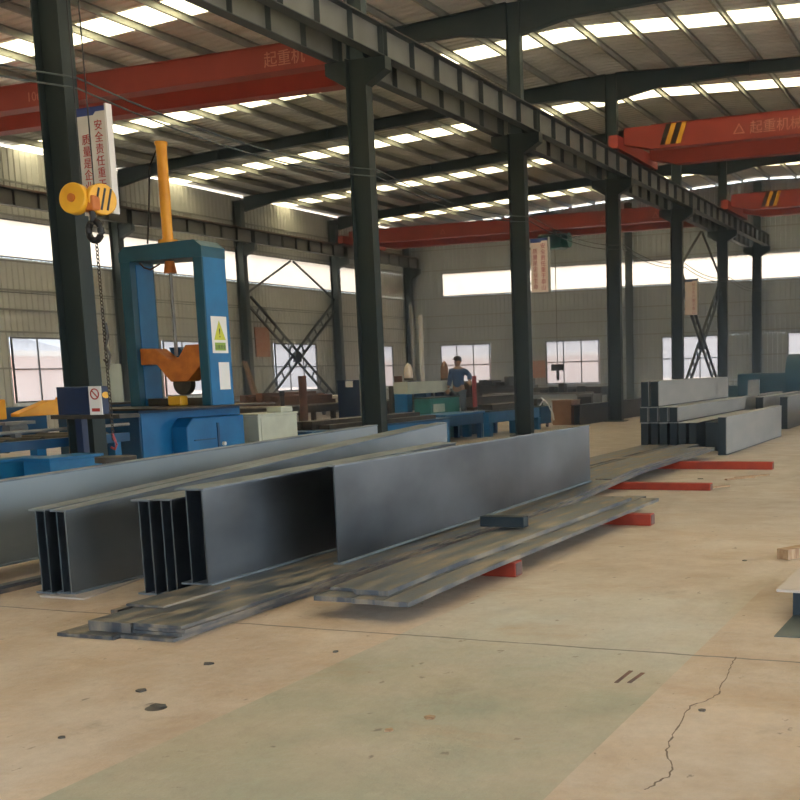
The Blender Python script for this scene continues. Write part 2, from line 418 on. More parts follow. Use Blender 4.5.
# ---- rafters
def rafter(y, side, k):
    s = -1 if side == 'left' else 1
    prof = [(0.19, 9.66), (1.5, 9.86), (4.2, 9.86), (10, 9.50), (14.5, 9.25), (17.2, 9.05), (19.0, 8.72)]
    if side == 'right': prof = [(0.19, 9.68), (1.4, 9.90), (4.0, 9.97), (10, 9.74), (14.5, 9.56), (17.2, 9.36), (19.0, 9.05)]
    b = [(XC + s * d, z) for d, z in prof]
    web = MB()
    for (x0, z0), (x1, z1) in zip(b, b[1:]):
        web.hexa([(x0, y - .006, z0), (x1, y - .006, z1), (x1, y + .006, z1), (x0, y + .006, z0),
                  (x0, y - .006, rtop(x0) - .012), (x1, y - .006, rtop(x1) - .012), (x1, y + .006, rtop(x1) - .012), (x0, y + .006, rtop(x0) - .012)])
    x0, x1 = b[0][0], b[-1][0]
    t = thing('roof_rafter', 'dark painted roof rafter over the %s bay, %s from the front' % (side, ORD[k]), 'rafter', ((x0 + x1) / 2, y, 9.4), 'haunched roof rafters')
    part('web', web, 'rafter', t)
    bf = MB()
    for (p, q), (r, s2) in zip(b, b[1:]): bf.hexa([(p, y - .1, q - .014), (r, y - .1, s2 - .014), (r, y + .1, s2 - .014), (p, y + .1, q - .014), (p, y - .1, q), (r, y - .1, s2), (r, y + .1, s2), (p, y + .1, q)])
    part('bottom_flange', bf, 'rafter', t)
    tf = MB().hexa([(x0, y - .1, rtop(x0) - .012), (x1, y - .1, rtop(x1) - .012), (x1, y + .1, rtop(x1) - .012), (x0, y + .1, rtop(x0) - .012),
                    (x0, y - .1, rtop(x0)), (x1, y - .1, rtop(x1)), (x1, y + .1, rtop(x1)), (x0, y + .1, rtop(x0))])
    part('top_flange', tf, 'rafter', t)
    for d in (4.2, 10, 14.5):
        x = XC + s * d; zb = dict(prof).get(d, 9.9)
        part('splice_plate', MB().box(x - .012, x + .012, y - .1, y + .1, zb + .02, rtop(x) - .014), 'rafter', t)
for k, y in enumerate([4.2] + ST[:-1]):
    for side in ('left', 'right'): rafter(y, side, k)

# ---- middle row of columns
def mcolumn(y, k):
    t = thing('steel_column', 'tall dark green H column of the middle row, %s from the front' % ORD[k], 'column', (XC, y, 0), 'columns of the middle row')
    for s in (-1, 1): part('flange', MB().box(XC + s * .205 - .009, XC + s * .205 + .009, y - .115, y + .115, .03, 7.40), 'column', t)
    part('web', MB().box(XC - .195, XC + .195, y - .007, y + .007, .03, 7.40), 'column', t)
    part('base_plate', MB().box(XC - .32, XC + .32, y - .25, y + .25, 0, .03), 'flange', t)
    up = MB()
    for s in (-1, 1): up.box(XC + s * .17 - .008, XC + s * .17 + .008, y - .10, y + .10, 7.405, 10.44)
    up.box(XC - .16, XC + .16, y - .006, y + .006, 7.405, 10.44)
    part('upper_shaft', up, 'rafter', t, label='slimmer upper shaft above the crane beams')
    for s in (-1, 1):
        xo = XC + s * .215
        br = MB().prism([(xo, y - .12, 6.90), (xo + s * .42, y - .12, 7.14), (xo + s * .42, y - .12, 7.36), (xo, y - .12, 7.36)], (0, .24, 0))
        part('bracket', br, 'column', t)
for k, y in enumerate(ST): mcolumn(y, k)

# ---- crane runway beams
def runway(xc, y0, y1, name, label, group, zb=7.37, zt=7.90, nst=7, mweb='beam', side=1):
    t = thing(name, label, 'crane beam', (xc, (y0 + y1) / 2, zb), group)
    y0 += .015; y1 -= .015
    part('bottom_flange', MB().box(xc - .12, xc + .12, y0, y1, zb, zb + .016), 'flange', t)
    part('web', MB().box(xc - .006, xc + .006, y0, y1, zb + .016, zt - .016), mweb, t)
    part('top_flange', MB().box(xc - .16, xc + .16, y0, y1, zt - .016, zt), 'flange', t)
    part('rail', MB().box(xc - .035, xc + .035, y0, y1, zt, zt + .08), 'rust', t)
    for i in range(nst + 1):
        y = y0 + .06 + (y1 - y0 - .12) * i / nst
        st = MB()
        for s in (-1, 1): st.box(xc + s * .008, xc + s * .115, y - .006, y + .006, zb + .016, zt - .018)
        part('stiffener', st, 'flange', t)
ST2 = [4.2] + ST
for k in range(len(ST2) - 1):
    runway(XC + .48, ST2[k], ST2[k + 1], 'crane_runway_beam', 'grey stiffened crane runway beam on the near side of the middle columns, %s from the front' % ORD[k], 'near side runway beams')
    runway(XC - .48, ST2[k], ST2[k + 1], 'crane_runway_beam', 'grey stiffened crane runway beam on the far side of the middle columns, %s from the front' % ORD[k], 'far side runway beams')
WS = [19.2, 26.7, 34.2, 41.7, 49.2, 56.7]
for k in range(len(WS) - 1):
    runway(XL + .62, WS[k], WS[k + 1], 'crane_runway_beam', 'crane runway beam along the left wall, %s from the front' % ORD[k], 'left wall runway beams', 7.37, 7.90, 7)
    # walkway channel below gives the wall beam its deep outline
runway(XR - .55, ST[0], YE, 'crane_runway_beam', 'crane runway beam along the right wall', None, nst=40)

# ---- left wall columns
def wcolumn(y, k, x=XL, s=1, where='left wall'):
    t = thing('wall_column', 'grey green H column standing against the %s, %s from the front' % (where, ORD[k]), 'column', (x, y, 0), where + ' columns')
    top = rtop(x) - .1
    for q in (-.2, .2): part('flange', MB().box(x + q - .008, x + q + .008, y - .14, y + .14, .025, top), 'wallcol', t)
    part('web', MB().box(x - .19, x + .19, y - .006, y + .006, .025, top), 'wallcol', t)
    part('base_plate', MB().box(x - .26, x + .26, y - .2, y + .2, 0, .025), 'flange', t)
    xo = x + s * .21
    part('bracket', MB().prism([(xo, y - .1, 6.85), (xo + s * .58, y - .1, 7.12), (xo + s * .58, y - .1, 7.36), (xo, y - .1, 7.36)], (0, .2, 0)), 'wallcol', t)
for k, y in enumerate(WS): wcolumn(y, k)
for k, y in enumerate(ST): wcolumn(y, k, XR, -1, 'right wall')
for k, x in enumerate((-24.1, -17.75, -4.75, 1.7)):
    mb = MB(); y = YE + .02
    mb.box(x - .15, x + .15, y - .15, y - .137, 0, rtop(x) - .1); mb.box(x - .15, x + .15, y + .137, y + .15, 0, rtop(x) - .1); mb.box(x - .006, x + .006, y - .137, y + .137, 0, rtop(x) - .1)
    single('wind_post', mb, 'wallcol', 'slim bluish wind post against the end wall, %s from the left corner' % ['first', 'second', 'third', 'fourth'][k], 'post', 'end wall posts')

# ---- girts
for k, z in enumerate((.86, 2.15, 3.36, 4.1, 4.75, 5.70, 7.2, 8.3)):
    nm = ['sill height', 'mid window height', 'window head height', 'just above window heads', 'middle of the wall', 'under the daylight strip', 'over the daylight strip', 'near the eaves'][k]
    if k in (1,):
        segs = []; c = YS
        for a, b in lw: segs.append((c, a)); c = b
        segs.append((c, YE))
    else: segs = [(YS, YE)]
    for q, (a, b) in enumerate(segs):
        single('wall_girt', MB().box(XL - .24, XL - .205, a, b, z, z + .06), 'trim', 'horizontal rail on the left wall, %s%s' % (nm, ', %s stretch from the front' % ORD[q] if k == 1 else ''), 'rail', 'left wall girts')
    segs = [(XL, XR)]
    if k == 1:
        segs = []; c = XL
        for a, b in ew: segs.append((c, a)); c = b
        segs.append((c, XR))
    for q, (a, b) in enumerate(segs):
        single('wall_girt', MB().box(a, b, YE + .205, YE + .24, z, z + .06), 'trim', 'horizontal rail on the end wall, %s%s' % (nm, ', %s stretch from the left corner' % ('first' if q == 0 else ORD[q]) if k == 1 else ''), 'rail', 'end wall girts')

# ---- cross bracing
def lattice(mb, p, q, w, n, axis):   # two chords and rungs, in the Y Z plane
    p = Vector(p); q = Vector(q); d = (q - p).normalized(); a = Vector((0, -d.z, d.y)) * w / 2
    mb.bar(p - a, q - a, .09, .08, (1, 0, 0)); mb.bar(p + a, q + a, .09, .08, (1, 0, 0))
    for i in range(1, n): c = p.lerp(q, i / n); mb.bar(c - a, c + a, .06, .05, (1, 0, 0))
def brace(x, y0, y1, zlo, zhi, label, dx=0):
    t = thing('cross_brace', label, 'bracing', (x, (y0 + y1) / 2, zlo), 'cross bracing')
    m1 = MB(); lattice(m1, (x - .05, y0, zlo), (x - .05, y1, zhi), .42, 12, 0); part('lattice_arm', m1, 'column', t)
    m2 = MB(); lattice(m2, (x + .05, y0, zhi), (x + .05, y1, zlo), .42, 12, 0); part('lattice_arm', m2, 'column', t)
    part('centre_plate', MB().box(x - .09, x + .09, (y0 + y1) / 2 - .22, (y0 + y1) / 2 + .22, (zlo + zhi) / 2 - .22, (zlo + zhi) / 2 + .22), 'column', t)
    ym = (y0 + y1) / 2
    for s in (-1, 1):
        m3 = MB(); m3.bar((x, ym + s * .1, 6.95), (x, (y1 if s > 0 else y0), zhi + .35), .07, .07, (1, 0, 0)); part('knee_strut', m3, 'column', t)
brace(XL + .05, 41.95, 48.95, .15, 5.0, 'lattice cross brace between two columns of the left wall')
brace(XC, 42.05, 48.85, .15, 4.95, 'ladder like cross brace between the fifth and sixth middle columns')

# ---- conductor wires strung along the middle row
for k, (x, z) in enumerate(((-10.88, 5.28), (-10.86, 5.40))):
    p = []
    for i in range(len(ST2) - 1):
        for j in range(8):
            f = j / 8; p.append((x, ST2[i] + 7.5 * f, z - .22 * 4 * f * (1 - f)))
    p.append((x, YE, z))
    single('overhead_wire', MB().tube(p, .012, 6), 'flange', ['lower', 'upper'][k] + ' of two dark wires strung along the middle columns', 'wire')
p = [(XL + 1.2, 12 + i * 1.5, 4.55) for i in range(30)]
single('overhead_wire', MB().tube(p, .012, 6), 'flange', 'thin wire running along the left wall at mid height', 'wire')

# ---- overhead cranes
def crane(x0, x1, ya, yb, side, label, text=False, hoist=None, stripes=None, h=.62, txt=None):
    zb = 8.0
    t = thing('overhead_crane', label, 'crane', ((x0 + x1) / 2, (ya + yb) / 2, zb), 'red travelling cranes')
    for nm, y in (('near', ya), ('far', yb)):
        g = MB(); a = .7
        g.prism([(x0 + .15, y - .2, zb + .2), (x0 + a + .3, y - .2, zb), (x1 - a - .3, y - .2, zb), (x1 - .15, y - .2, zb + .2), (x1 - .15, y - .2, zb + h), (x0 + .15, y - .2, zb + h)], (0, .4, 0))
        go = part('girder', g, 'crane', t)
        ed = MB(); ed.box(x0 + 1, x1 - 1, y - .24, y + .24, zb + h, zb + h + .015); part('cap_plate', ed, 'crane', t)
        if nm == 'near' and stripes:
            for s in stripes:
                for q, mm in ((0, 'black'), (.16, 'yellow'), (.32, 'black'), (.48, 'yellow')):
                    st = MB().prism([(s + q, y - .206, zb + .08), (s + q + .14, y - .206, zb + .08), (s + q + .34, y - .206, zb + h), (s + q + .20, y - .206, zb + h)], (0, .005, 0))
                    part('warning_stripe', st, mm, t)
        if nm == 'near' and txt:
            for tx, x, z, sz in txt:
                me = text_mesh(tx, sz); me.transform(Matrix.Translation((x, y - .208, z)) @ Matrix.Rotation(PI / 2, 4, 'X'))
                part('lettering', me, 'cranew', t)
        if nm == 'near': pass
    for x in (x0, x1):
        e = MB().box(x - .14, x + .14, ya - .75, yb + .75, zb + .02, zb + .38); part('end_truck', e, 'crane', t)
        for y in (ya - .5, yb + .5):
            part('wheel', MB().cyl((x - .07, y, zb + .085), (x + .07, y, zb + .085), .1), 'darkmetal', t, True)
    if hoist is not None:
        x = hoist; y = (ya + yb) / 2
        hb = MB().box(x - .5, x + .5, ya - .1, yb + .1, zb + h + .02, zb + h + .16); part('trolley', hb, 'darkblue', t)
        part('hoist_drum', MB().cyl((x - .75, y, zb - .35), (x + .75, y, zb - .35), .34, n=20), 'green', t, True)
        part('hoist_motor', MB().box(x - .35, x + .45, y - .5, y + .5, zb - .72, zb - .12), 'green', t, bevel=.03)
        part('hanger', MB().box(x - .08, x + .08, y - .06, y + .06, zb - .12, zb + h + .02), 'darkmetal', t)
        part('hoist_rope', MB().cyl((x, y, zb - .7), (x, y, 1.95), .02, n=8), 'darkmetal', t)
        part('hoist_hook', MB().box(x - .3, x + .3, y - .1, y + .1, 1.65, 1.95).cyl((x, y, 1.2), (x, y, 1.65), .07), 'black', t, bevel=.03)
    return t
crane(XL + .62, XC - .48, 21.4, 23.0, 'l', 'long red overhead crane spanning the left bay, nearest one', h=.52,
      txt=[('起重机', -14.1, 8.12, .34), ('10t', -21.0, 8.12, .3)])
crane(XL + .62, XC - .48, 49.6, 52.3, 'l', 'hazy red overhead crane across the left bay near the end wall, with a teal hoist', hoist=-19.55,
      txt=[('△', -24.6, 8.15, .34), ('△', -20.9, 8.15, .34), ('△', -16.6, 8.15, .34), ('△', -14.2, 8.15, .34)])
crane(XC + .48, XR - .55, 33.6, 36.3, 'r', 'red overhead crane in the right bay with striped end, nearer one', stripes=[-9.45], h=.66, txt=[('△ 起重机械', -6.3, 8.17, .38)])
crane(XC + .48, XR - .55, 48.2, 50.6, 'r', 'smaller looking red overhead crane in the right bay close to the end wall', stripes=[-9.3], h=.66, txt=[('△ 起重机械', -6.6, 8.17, .38)])
crane(XC + .48, XR - .55, 9.1, 10.6, 'r', 'red overhead crane carrying the yellow hook block, above the picture')

# ---- hook block with rope and chain
hp = at(90, 199, Y=9.85)
hx, hy, hz = hp.x, hp.y, hp.z
t = thing('hook_block', 'yellow pulley hook block with black hook hanging beside the nearest column', 'hook', (hx, hy, hz - .4))
def disc(c, axis, r, th, n=28):
    a = Vector(axis).normalized() * th / 2; return MB().cyl(Vector(c) - a, Vector(c) + a, r, n=n)
dirx = Vector((.80, .60, 0)); 
for i, (off, mm) in enumerate(((-.13, 'yellow'), (.13, 'yellow'))):
    c = Vector((hx + off * .73 - .03, hy + off * .68, hz)); ax = Vector((.93, -.30, 0)) if i else Vector((.10, -.99, .1))
    cov = disc(c, ax, .165, .10); o = part('sheave_cover', cov, mm, t, True, .012)
    ax = ax.normalized()
    if i == 1:
        # black slots over the striped cover
        for q in (-.07, 0.0, .07):
            a = ax.normalized(); u = Vector((-a.y, a.x, 0)); p = c + a * .053 + u * q
            part('cover_stripe', MB().bar(p - Vector((0, 0, .115)) - u * .03, p + Vector((0, 0, .115)) + u * .03, .022, .006, a), 'black', t)
    else:
        a = ax; part('sheave_hub', disc(c + a * .055, a, .045, .03, 16), 'orange', t, True)
        part('edge_band', MB().bar(c + Vector((-.11, 0, .10)), c + Vector((-.16, 0, -.02)), .11, .02, (0, 1, 0)), 'black', t)
part('crosshead', MB().box(hx - .1, hx + .1, hy - .07, hy + .07, hz - .13, hz + .03), 'orange', t, bevel=.02)
part('shank', MB().cyl((hx + .02, hy, hz - .24), (hx + .02, hy, hz - .12), .035), 'black', t, True)
hk = []
for i in range(22):
    a = PI / 2 - .25 + (2 * PI - .75) * (-i / 21); hk.append((hx + .03 + .085 * math.cos(a), hy, hz - .335 + .1 * math.sin(a)))
part('hook', MB().tube(hk, .036, 10), 'black', t, True)
ropetop = 8.62
for dx in (-.10, .07): part('wire_rope', MB().cyl((hx + dx, hy, hz + .1), (hx + dx * .8, hy, ropetop), .0075, n=8), 'black', t)
t = thing('chain_sling', 'long thin lifting chain hanging from the black hook down to the conveyor', 'chain', (hx + .05, hy, .9))
ch = MB(); z = hz - .42; i = 0; zend = 1.02
x0 = hx + .04
while z > zend:
    L = .052; r = .0065; cx = x0 + (hz - .42 - z) * .004
    ps = []
    for j in range(9):
        a = 2 * PI * j / 8; u = .016 * math.cos(a); w = L / 2 * math.sin(a)
        ps.append((cx + (u if i % 2 == 0 else 0), hy + (u if i % 2 else 0), z - L / 2 + w))
    ch.tube(ps, r, 5); z -= L * .78; i += 1
part('chain', ch, 'darkmetal', t)
part('shortening_hook', MB().tube([(x0 + .0, hy, 1.98), (x0 + .045, hy, 1.93), (x0 + .05, hy, 1.86), (x0 + .0, hy, 1.82), (x0 - .03, hy, 1.86)], .011, 8), 'darkmetal', t, True)
part('chain_bundle', MB().tube([(x0 + .03, hy, 2.25), (x0 + .05, hy, 2.1), (x0 + .01, hy, 2.0), (x0 + .06, hy, 1.9), (x0 + .02, hy, 1.75)], .013, 8), 'darkmetal', t, True)
M['redhook'] = mat('red_hook_paint', (.35, .06, .07), .5)
part('end_hook', MB().tube([(x0, hy, 1.05), (x0 + .03, hy, .98), (x0 + .05, hy, .93), (x0 + .02, hy, .88), (x0 - .03, hy, .90)], .014, 8), 'redhook', t, True, label='small red end hook')

# ---- hanging banners
def banner(y, k, m, texts, ytop=5.02):
    x0, x1 = -10.88, -10.42; z1, z0 = ytop, ytop - 1.3
    t = thing('slogan_board', ['white slogan board with blue top strip hanging beside the nearest column', 'cream slogan board with red characters beside the third column',
                               'small tan slogan board beside the fifth column, in front of the lattice brace'][k], 'sign', ((x0 + x1) / 2, y, z0), 'hanging slogan boards')
    part('panel', MB().box(x0, x1, y - .03, y + .03, z0, z1), m, t)
    part('header_strip', MB().prism([(x0, y - .034, z1 - .10), (x0 + .26, y - .034, z1 - .10), (x0 + .30, y - .034, z1 - .06), (x1, y - .034, z1 - .06), (x1, y - .034, z1), (x0, y - .034, z1)], (0, .003, 0)), 'bluetext', t)
    fr = MB().box(x1, x1 + .03, y - .05, y + .05, z0 - .01, z1 + .02); part('edge_rail', fr, 'white' if k == 0 else 'trim', t)
    part('hanger_arm', MB().box(-10.93, x1, y + .035, y + .06, z1 - .25, z1 - .2).box(-10.93, x1, y + .035, y + .06, z0 + .2, z0 + .25), 'darkmetal', t)
    for tx, cx, zt, n in texts:
        me = text_mesh('\n'.join(tx), .135, .002, 1.06)
        zs = [v.co.y for v in me.vertices]; cy = (max(zs)); xs = [v.co.x for v in me.vertices]; mx = (max(xs) + min(xs)) / 2
        me.transform(Matrix.Translation((cx, y - .034, zt)) @ Matrix.Rotation(PI / 2, 4, 'X') @ Matrix.Translation((-mx, -cy, 0)))
        part('lettering', me, 'redtext', t)
xa, xb = -10.76, -10.55
banner(11.7, 0, 'paleboard', [('安全责任重于泰山', xb, 4.86, 8), ('质量是企业生命', xa, 4.70, 7)])
banner(26.7, 1, 'pinkwhite', [('安全责任重于泰山', xb, 4.74, 8), ('质量是企业生命', xa, 4.62, 7)], 4.86)
banner(41.7, 2, 'pinkwhite', [('安全生产重于泰山', xb, 4.70, 8)], 4.84)

# ---- H beam assembly press
PYF = 14.4
t = thing('gantry_press', 'tall blue gantry press frame with yellow cylinder and orange yoke', 'machine', (-12, 15, 0))
xl0, xr1 = -12.82, -11.25; yb_ = 14.95
def leg(x0, x1):
    return MB().box(x0, x1, PYF, yb_, 1.22, 3.62)
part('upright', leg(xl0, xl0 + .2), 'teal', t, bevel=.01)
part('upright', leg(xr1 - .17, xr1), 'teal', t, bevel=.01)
# right-facing sides get a brighter blue: the light on them painted in
part('lit_face', MB().box(xr1, xr1 + .012, PYF + .02, yb_ + .0, 1.22, 3.60), 'blue', t, label='side face, its light painted in as brighter blue')
part('lit_face', MB().box(xl0 + .2, xl0 + .212, PYF + .12, yb_ - .05, 1.22, 3.42), 'blue', t, label='inner face, its light painted in as brighter blue')
part('crown_beam', MB().prism([(xl0, PYF - .01, 3.46), (xl0, PYF - .01, 3.60), (xl0 + .12, PYF - .01, 3.69), (xr1 - .12, PYF - .01, 3.72), (xr1 + .013, PYF - .01, 3.62), (xr1 + .013, PYF - .01, 3.46)], (0, yb_ - PYF + .02, 0)), 'teal', t)
cx, cy = -12.08, 14.68
part('cylinder', MB().cyl((cx, cy, 3.70), (cx, cy, 5.20), .082, n=24).cyl((cx, cy, 5.20), (cx, cy, 5.25), .095, n=24).cyl((cx, cy, 3.70), (cx, cy, 3.78), .15, n=24), 'orange2', t, True)
part('rod_gland', MB().cyl((cx, cy, 3.28), (cx, cy, 3.46), .10, .07), 'orange', t, True)
part('piston_rod', MB().cyl((cx, cy, 2.0), (cx, cy, 3.3), .028), 'greymetal', t, True)
part('hose', MB().tube([(cx - .09, cy, 5.15), (cx - .25, cy, 4.9), (cx - .32, cy, 4.3), (cx - .40, cy, 3.75)], .014, 8), 'black', t, True)
part('hose', MB().tube([(cx - .1, cy - .1, 3.42), (cx - .3, cy - .1, 3.34), (cx - .42, cy - .1, 3.38), (cx - .5, cy - .1, 3.46)], .014, 8), 'rust', t, True)
yk = [(-12.61, 2.13), (-12.61, 1.87), (-12.30, 1.87), (-12.05, 1.60), (-11.72, 1.60), (-11.43, 1.86), (-11.43, 2.16), (-11.72, 2.16), (-11.86, 1.98), (-12.0, 1.93), (-12.12, 1.98), (-12.32, 2.12)]
yk = [(a, b) for a, b in yk]
part('yoke', MB().prism([(a, 14.46, b) for a, b in yk], (0, .3, 0)), 'orange', t, bevel=.015)
part('yoke_backplate', MB().prism([(a, 14.78, b) for a, b in [(-12.3, 2.14), (-12.1, 2.14), (-11.98, 1.98), (-11.98, 1.6), (-12.1, 1.7)]], (0, .12, 0)), 'darkblue', t)
part('pressure_wheel', disc((-11.90, 14.60, 1.56), (0, 1, 0), .17, .12, 24), 'darkmetal', t, True)
part('bed_crosshead', MB().box(-12.55, -11.45, 14.5, 14.9, 1.226, 1.34), 'darkmetal', t)
part('grease_box', MB().box(-12.0, -11.75, 14.3, 14.48, 1.23, 1.38), 'yellow', t, bevel=.02)
# signs on the lit side face (normal +X)
xs = xr1 + .014
s1 = MB().box(xs, xs + .003, 14.50, 14.88, 2.02, 2.58); o = part('warning_placard', s1, 'white', t)
part('warning_triangle', MB().prism([(xs + .004, 14.55, 2.22), (xs + .004, 14.83, 2.22), (xs + .004, 14.69, 2.52)], (.002, 0, 0)), 'signyellow', o)
part('placard_band', MB().box(xs + .004, xs + .006, 14.56, 14.82, 2.06, 2.18), 'signgreen', o)
me = text_mesh('注意安全', .065, .001)
me.transform(Matrix.Translation((xs + .007, 14.69, 2.09)) @ Matrix.Rotation(PI / 2, 4, 'Z') @ Matrix.Rotation(PI / 2, 4, 'X')); part('lettering', me, 'black', o)
me = text_mesh('!', .2, .001)
me.transform(Matrix.Translation((xs + .007, 14.69, 2.26)) @ Matrix.Rotation(PI / 2, 4, 'Z') @ Matrix.Rotation(PI / 2, 4, 'X')); part('lettering', me, 'black', o)
part('notice_sheet', MB().box(xs, xs + .003, 14.62, 14.88, 1.46, 1.88), 'white', t)
# pedestal
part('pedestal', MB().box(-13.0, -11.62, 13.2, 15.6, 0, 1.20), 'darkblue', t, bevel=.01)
part('pedestal_lit_face', MB().box(-11.62, -11.60, 13.22, 15.55, .05, 1.15), 'blue', t, label='right face, its light painted in as brighter blue')  # brighter skin on a darker body paints the daylight on this face
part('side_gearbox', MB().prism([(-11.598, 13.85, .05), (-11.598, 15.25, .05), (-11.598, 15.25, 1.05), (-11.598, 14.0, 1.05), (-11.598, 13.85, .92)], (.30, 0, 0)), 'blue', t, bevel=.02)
part('gearbox_door', MB().box(-11.298, -11.285, 14.55, 14.60, .12, .95).box(-11.298, -11.285, 14.0, 14.5, .7, .72), 'darkblue', t)
part('door_knob', MB().cyl((-11.297, 14.68, .62), (-11.25, 14.68, .62), .03), 'white', t, True)
part('bed_plate', MB().box(-13.1, -11.0, 13.1, 15.7, 1.20, 1.225), 'darkmetal', t)

# ---- conveyor line left of the press
t = thing('roller_conveyor', 'blue infeed roller conveyor with oily steel rollers left of the gantry press', 'conveyor', (-12, 10, 0))
part('side_rail', MB().box(-11.62, -11.5, 7.6, 12.85, .78, .90), 'darkblue', t)
part('side_rail', MB().box(-13.0, -12.9, 7.6, 12.85, .78, .90), 'darkblue', t)
for i in range(9):
    y = 7.9 + i * .58
    part('roller', MB().cyl((-12.9, y, .84), (-11.64, y, .84), .085, n=16), 'darkmetal', t, True)
for y in (8.0, 9.6, 11.2, 12.6):
    for x in (-11.56, -12.95): part('leg', MB().box(x - .06, x + .06, y - .06, y + .06, 0, .78), 'blue', t)
part('tie_bar', MB().cyl((-11.46, 7.8, 1.02), (-11.46, 12.8, 1.02), .022), 'greymetal', t, True)
part('skirt_panel', MB().box(-13.0, -12.97, 7.6, 12.8, .9, 1.3), 'darkblue', t)

def boxthing(name, label, cat, x0, x1, y0, y1, z0, z1, m, lid=None, bev=.012, trimh=.03, group=None, extra=None):
    t = thing(name, label, cat, ((x0 + x1) / 2, (y0 + y1) / 2, z0), group)
    part('body', MB().box(x0, x1, y0, y1, z0, z1 - trimh), m, t, bevel=bev)
    part('lid', MB().box(x0 - .015, x1 + .015, y0 - .015, y1 + .015, z1 - trimh, z1), lid or m, t)
    if extra: extra(t)
    return t
boxthing('hydraulic_tank', 'bright blue steel box standing in front of the roller conveyor', 'machine', -10.82, -10.4, 10.25, 11.1, 0, .74, 'blue')
boxthing('hydraulic_tank', 'bright blue low steel box at the left edge of the picture', 'machine', -11.42, -11.1, 9.6, 10.9, .42, .72, 'blue', extra=lambda t: [part('leg', MB().box(-11.4, -11.3, y - .05, y + .05, 0, .42), 'blue', t) for y in (9.8, 10.8)])
# clamping arms
for k, (y0, y1, lab) in enumerate(((9.5, 11.15, 'orange clamp arm on a post at the far left edge'), (11.45, 12.45, 'tapered orange clamp arm on a post beside the blue control cabinet'))):
    t = thing('clamp_arm', lab, 'machine arm', (-12.0, y1, 0), 'orange clamp arms')
    x = -12.15
    part('post', MB().cyl((x, y1 - .05, 0), (x, y1 - .05, 1.2), .035), 'greymetal', t, True)
    part('arm', MB().prism([(x - .08, y0, 1.19), (x - .08, y1, 1.19), (x - .08, y1, 1.40), (x - .08, y1 - .45, 1.39), (x - .08, y0, 1.235)], (.16, 0, 0)), 'orange2', t, bevel=.01)
    part('arm_head', MB().box(x - .12, x + .12, y1 - .16, y1 + .06, 1.17, 1.43), 'orange2', t, bevel=.015)
# navy cabinet with prohibition sign
t = thing('control_cabinet', 'dark navy control cabinet with a prohibition sign in front of the nearest column', 'cabinet', (-10.7, 11.2, 0))
part('body', MB().box(-10.97, -10.44, 11.02, 11.35, 1.22, 1.57), 'navy', t, bevel=.01)
part('stand', MB().box(-10.85, -10.75, 11.17, 11.27, 0, 1.17), 'navy', t)
part('side_tray', MB().box(-11.1, -10.0, 11.02, 11.38, 1.17, 1.22), 'darkmetal', t)
sg = part('prohibition_sign', MB().box(-10.435, -10.24, 11.0, 11.012, 1.22, 1.57), 'white', t, label='white sign with a dark red ring')
rg = []
for i in range(21):
    a = 2 * PI * i / 20; rg.append((-10.3375 + .062 * math.cos(a), 10.996, 1.475 + .062 * math.sin(a)))
part('sign_ring', MB().tube(rg, .008, 6).tube([(-10.383, 10.996, 1.52), (-10.292, 10.996, 1.43)], .007, 6), 'redtext', sg)
part('sign_caption', MB().box(-10.40, -10.275, 10.997, 11.0, 1.26, 1.30), 'redtext', sg)
part('push_button', MB().cyl((-10.21, 11.05, 1.46), (-10.17, 11.0, 1.46), .04), 'yellow', t, True)
# grey machine vice on the conveyor
t = thing('guide_roller', 'oily grey guide roller head on the conveyor at the left', 'roller', (-12.2, 10.9, .93))
part('head', MB().cyl((-11.9, 11.05, 1.05), (-11.9, 11.35, 1.05), .07), 'greymetal', t, True)
part('bracket', MB().box(-12.0, -11.8, 10.95, 11.45, 1.10, 1.14).box(-11.94, -11.86, 11.15, 11.25, .93, 1.0), 'greymetal', t)
# red jack under chain
t = thing('screw_jack', 'small dark wheel jack on a red pedestal below the lifting chain', 'jack', (-9.0, 9.85, 0))
jx, jy = x0 + .02, hy
part('pedestal', MB().cyl((jx, jy, 0), (jx, jy, .74), .10), 'redhook', t, True)
part('turntable', MB().cyl((jx, jy, .74), (jx, jy, .80), .22, n=24), 'darkmetal', t, True)

single('pale_board', MB().hexa([tuple(at(*q, X=-13.6)) for q in ((112, 402), (124, 402))] + [tuple(at(*q, X=-13.6) + Vector((-.05, 0, 0))) for q in ((124, 402), (112, 402))] +
       [tuple(at(*q, X=-13.6)) for q in ((109, 364), (121, 364))] + [tuple(at(*q, X=-13.6) + Vector((-.05, 0, 0))) for q in ((121, 364), (109, 364))]), 'cream',
       'tall pale green board standing upright left of the gantry press', 'board')
bo = bpy.data.objects['pale_board']
# its stand
zb = min(v.co.z for v in bo.data.vertices) + bo.location.z
vv = [bo.location + v.co for v in bo.data.vertices]
y_a, y_b = min(v.y for v in vv), max(v.y for v in vv)
boxthing('steel_bench', 'dark steel bench carrying the pale upright board', 'bench', -14.0, -13.4, y_a - .8, y_b + .5, 0, zb + .002, 'darkblue', 'darkmetal')

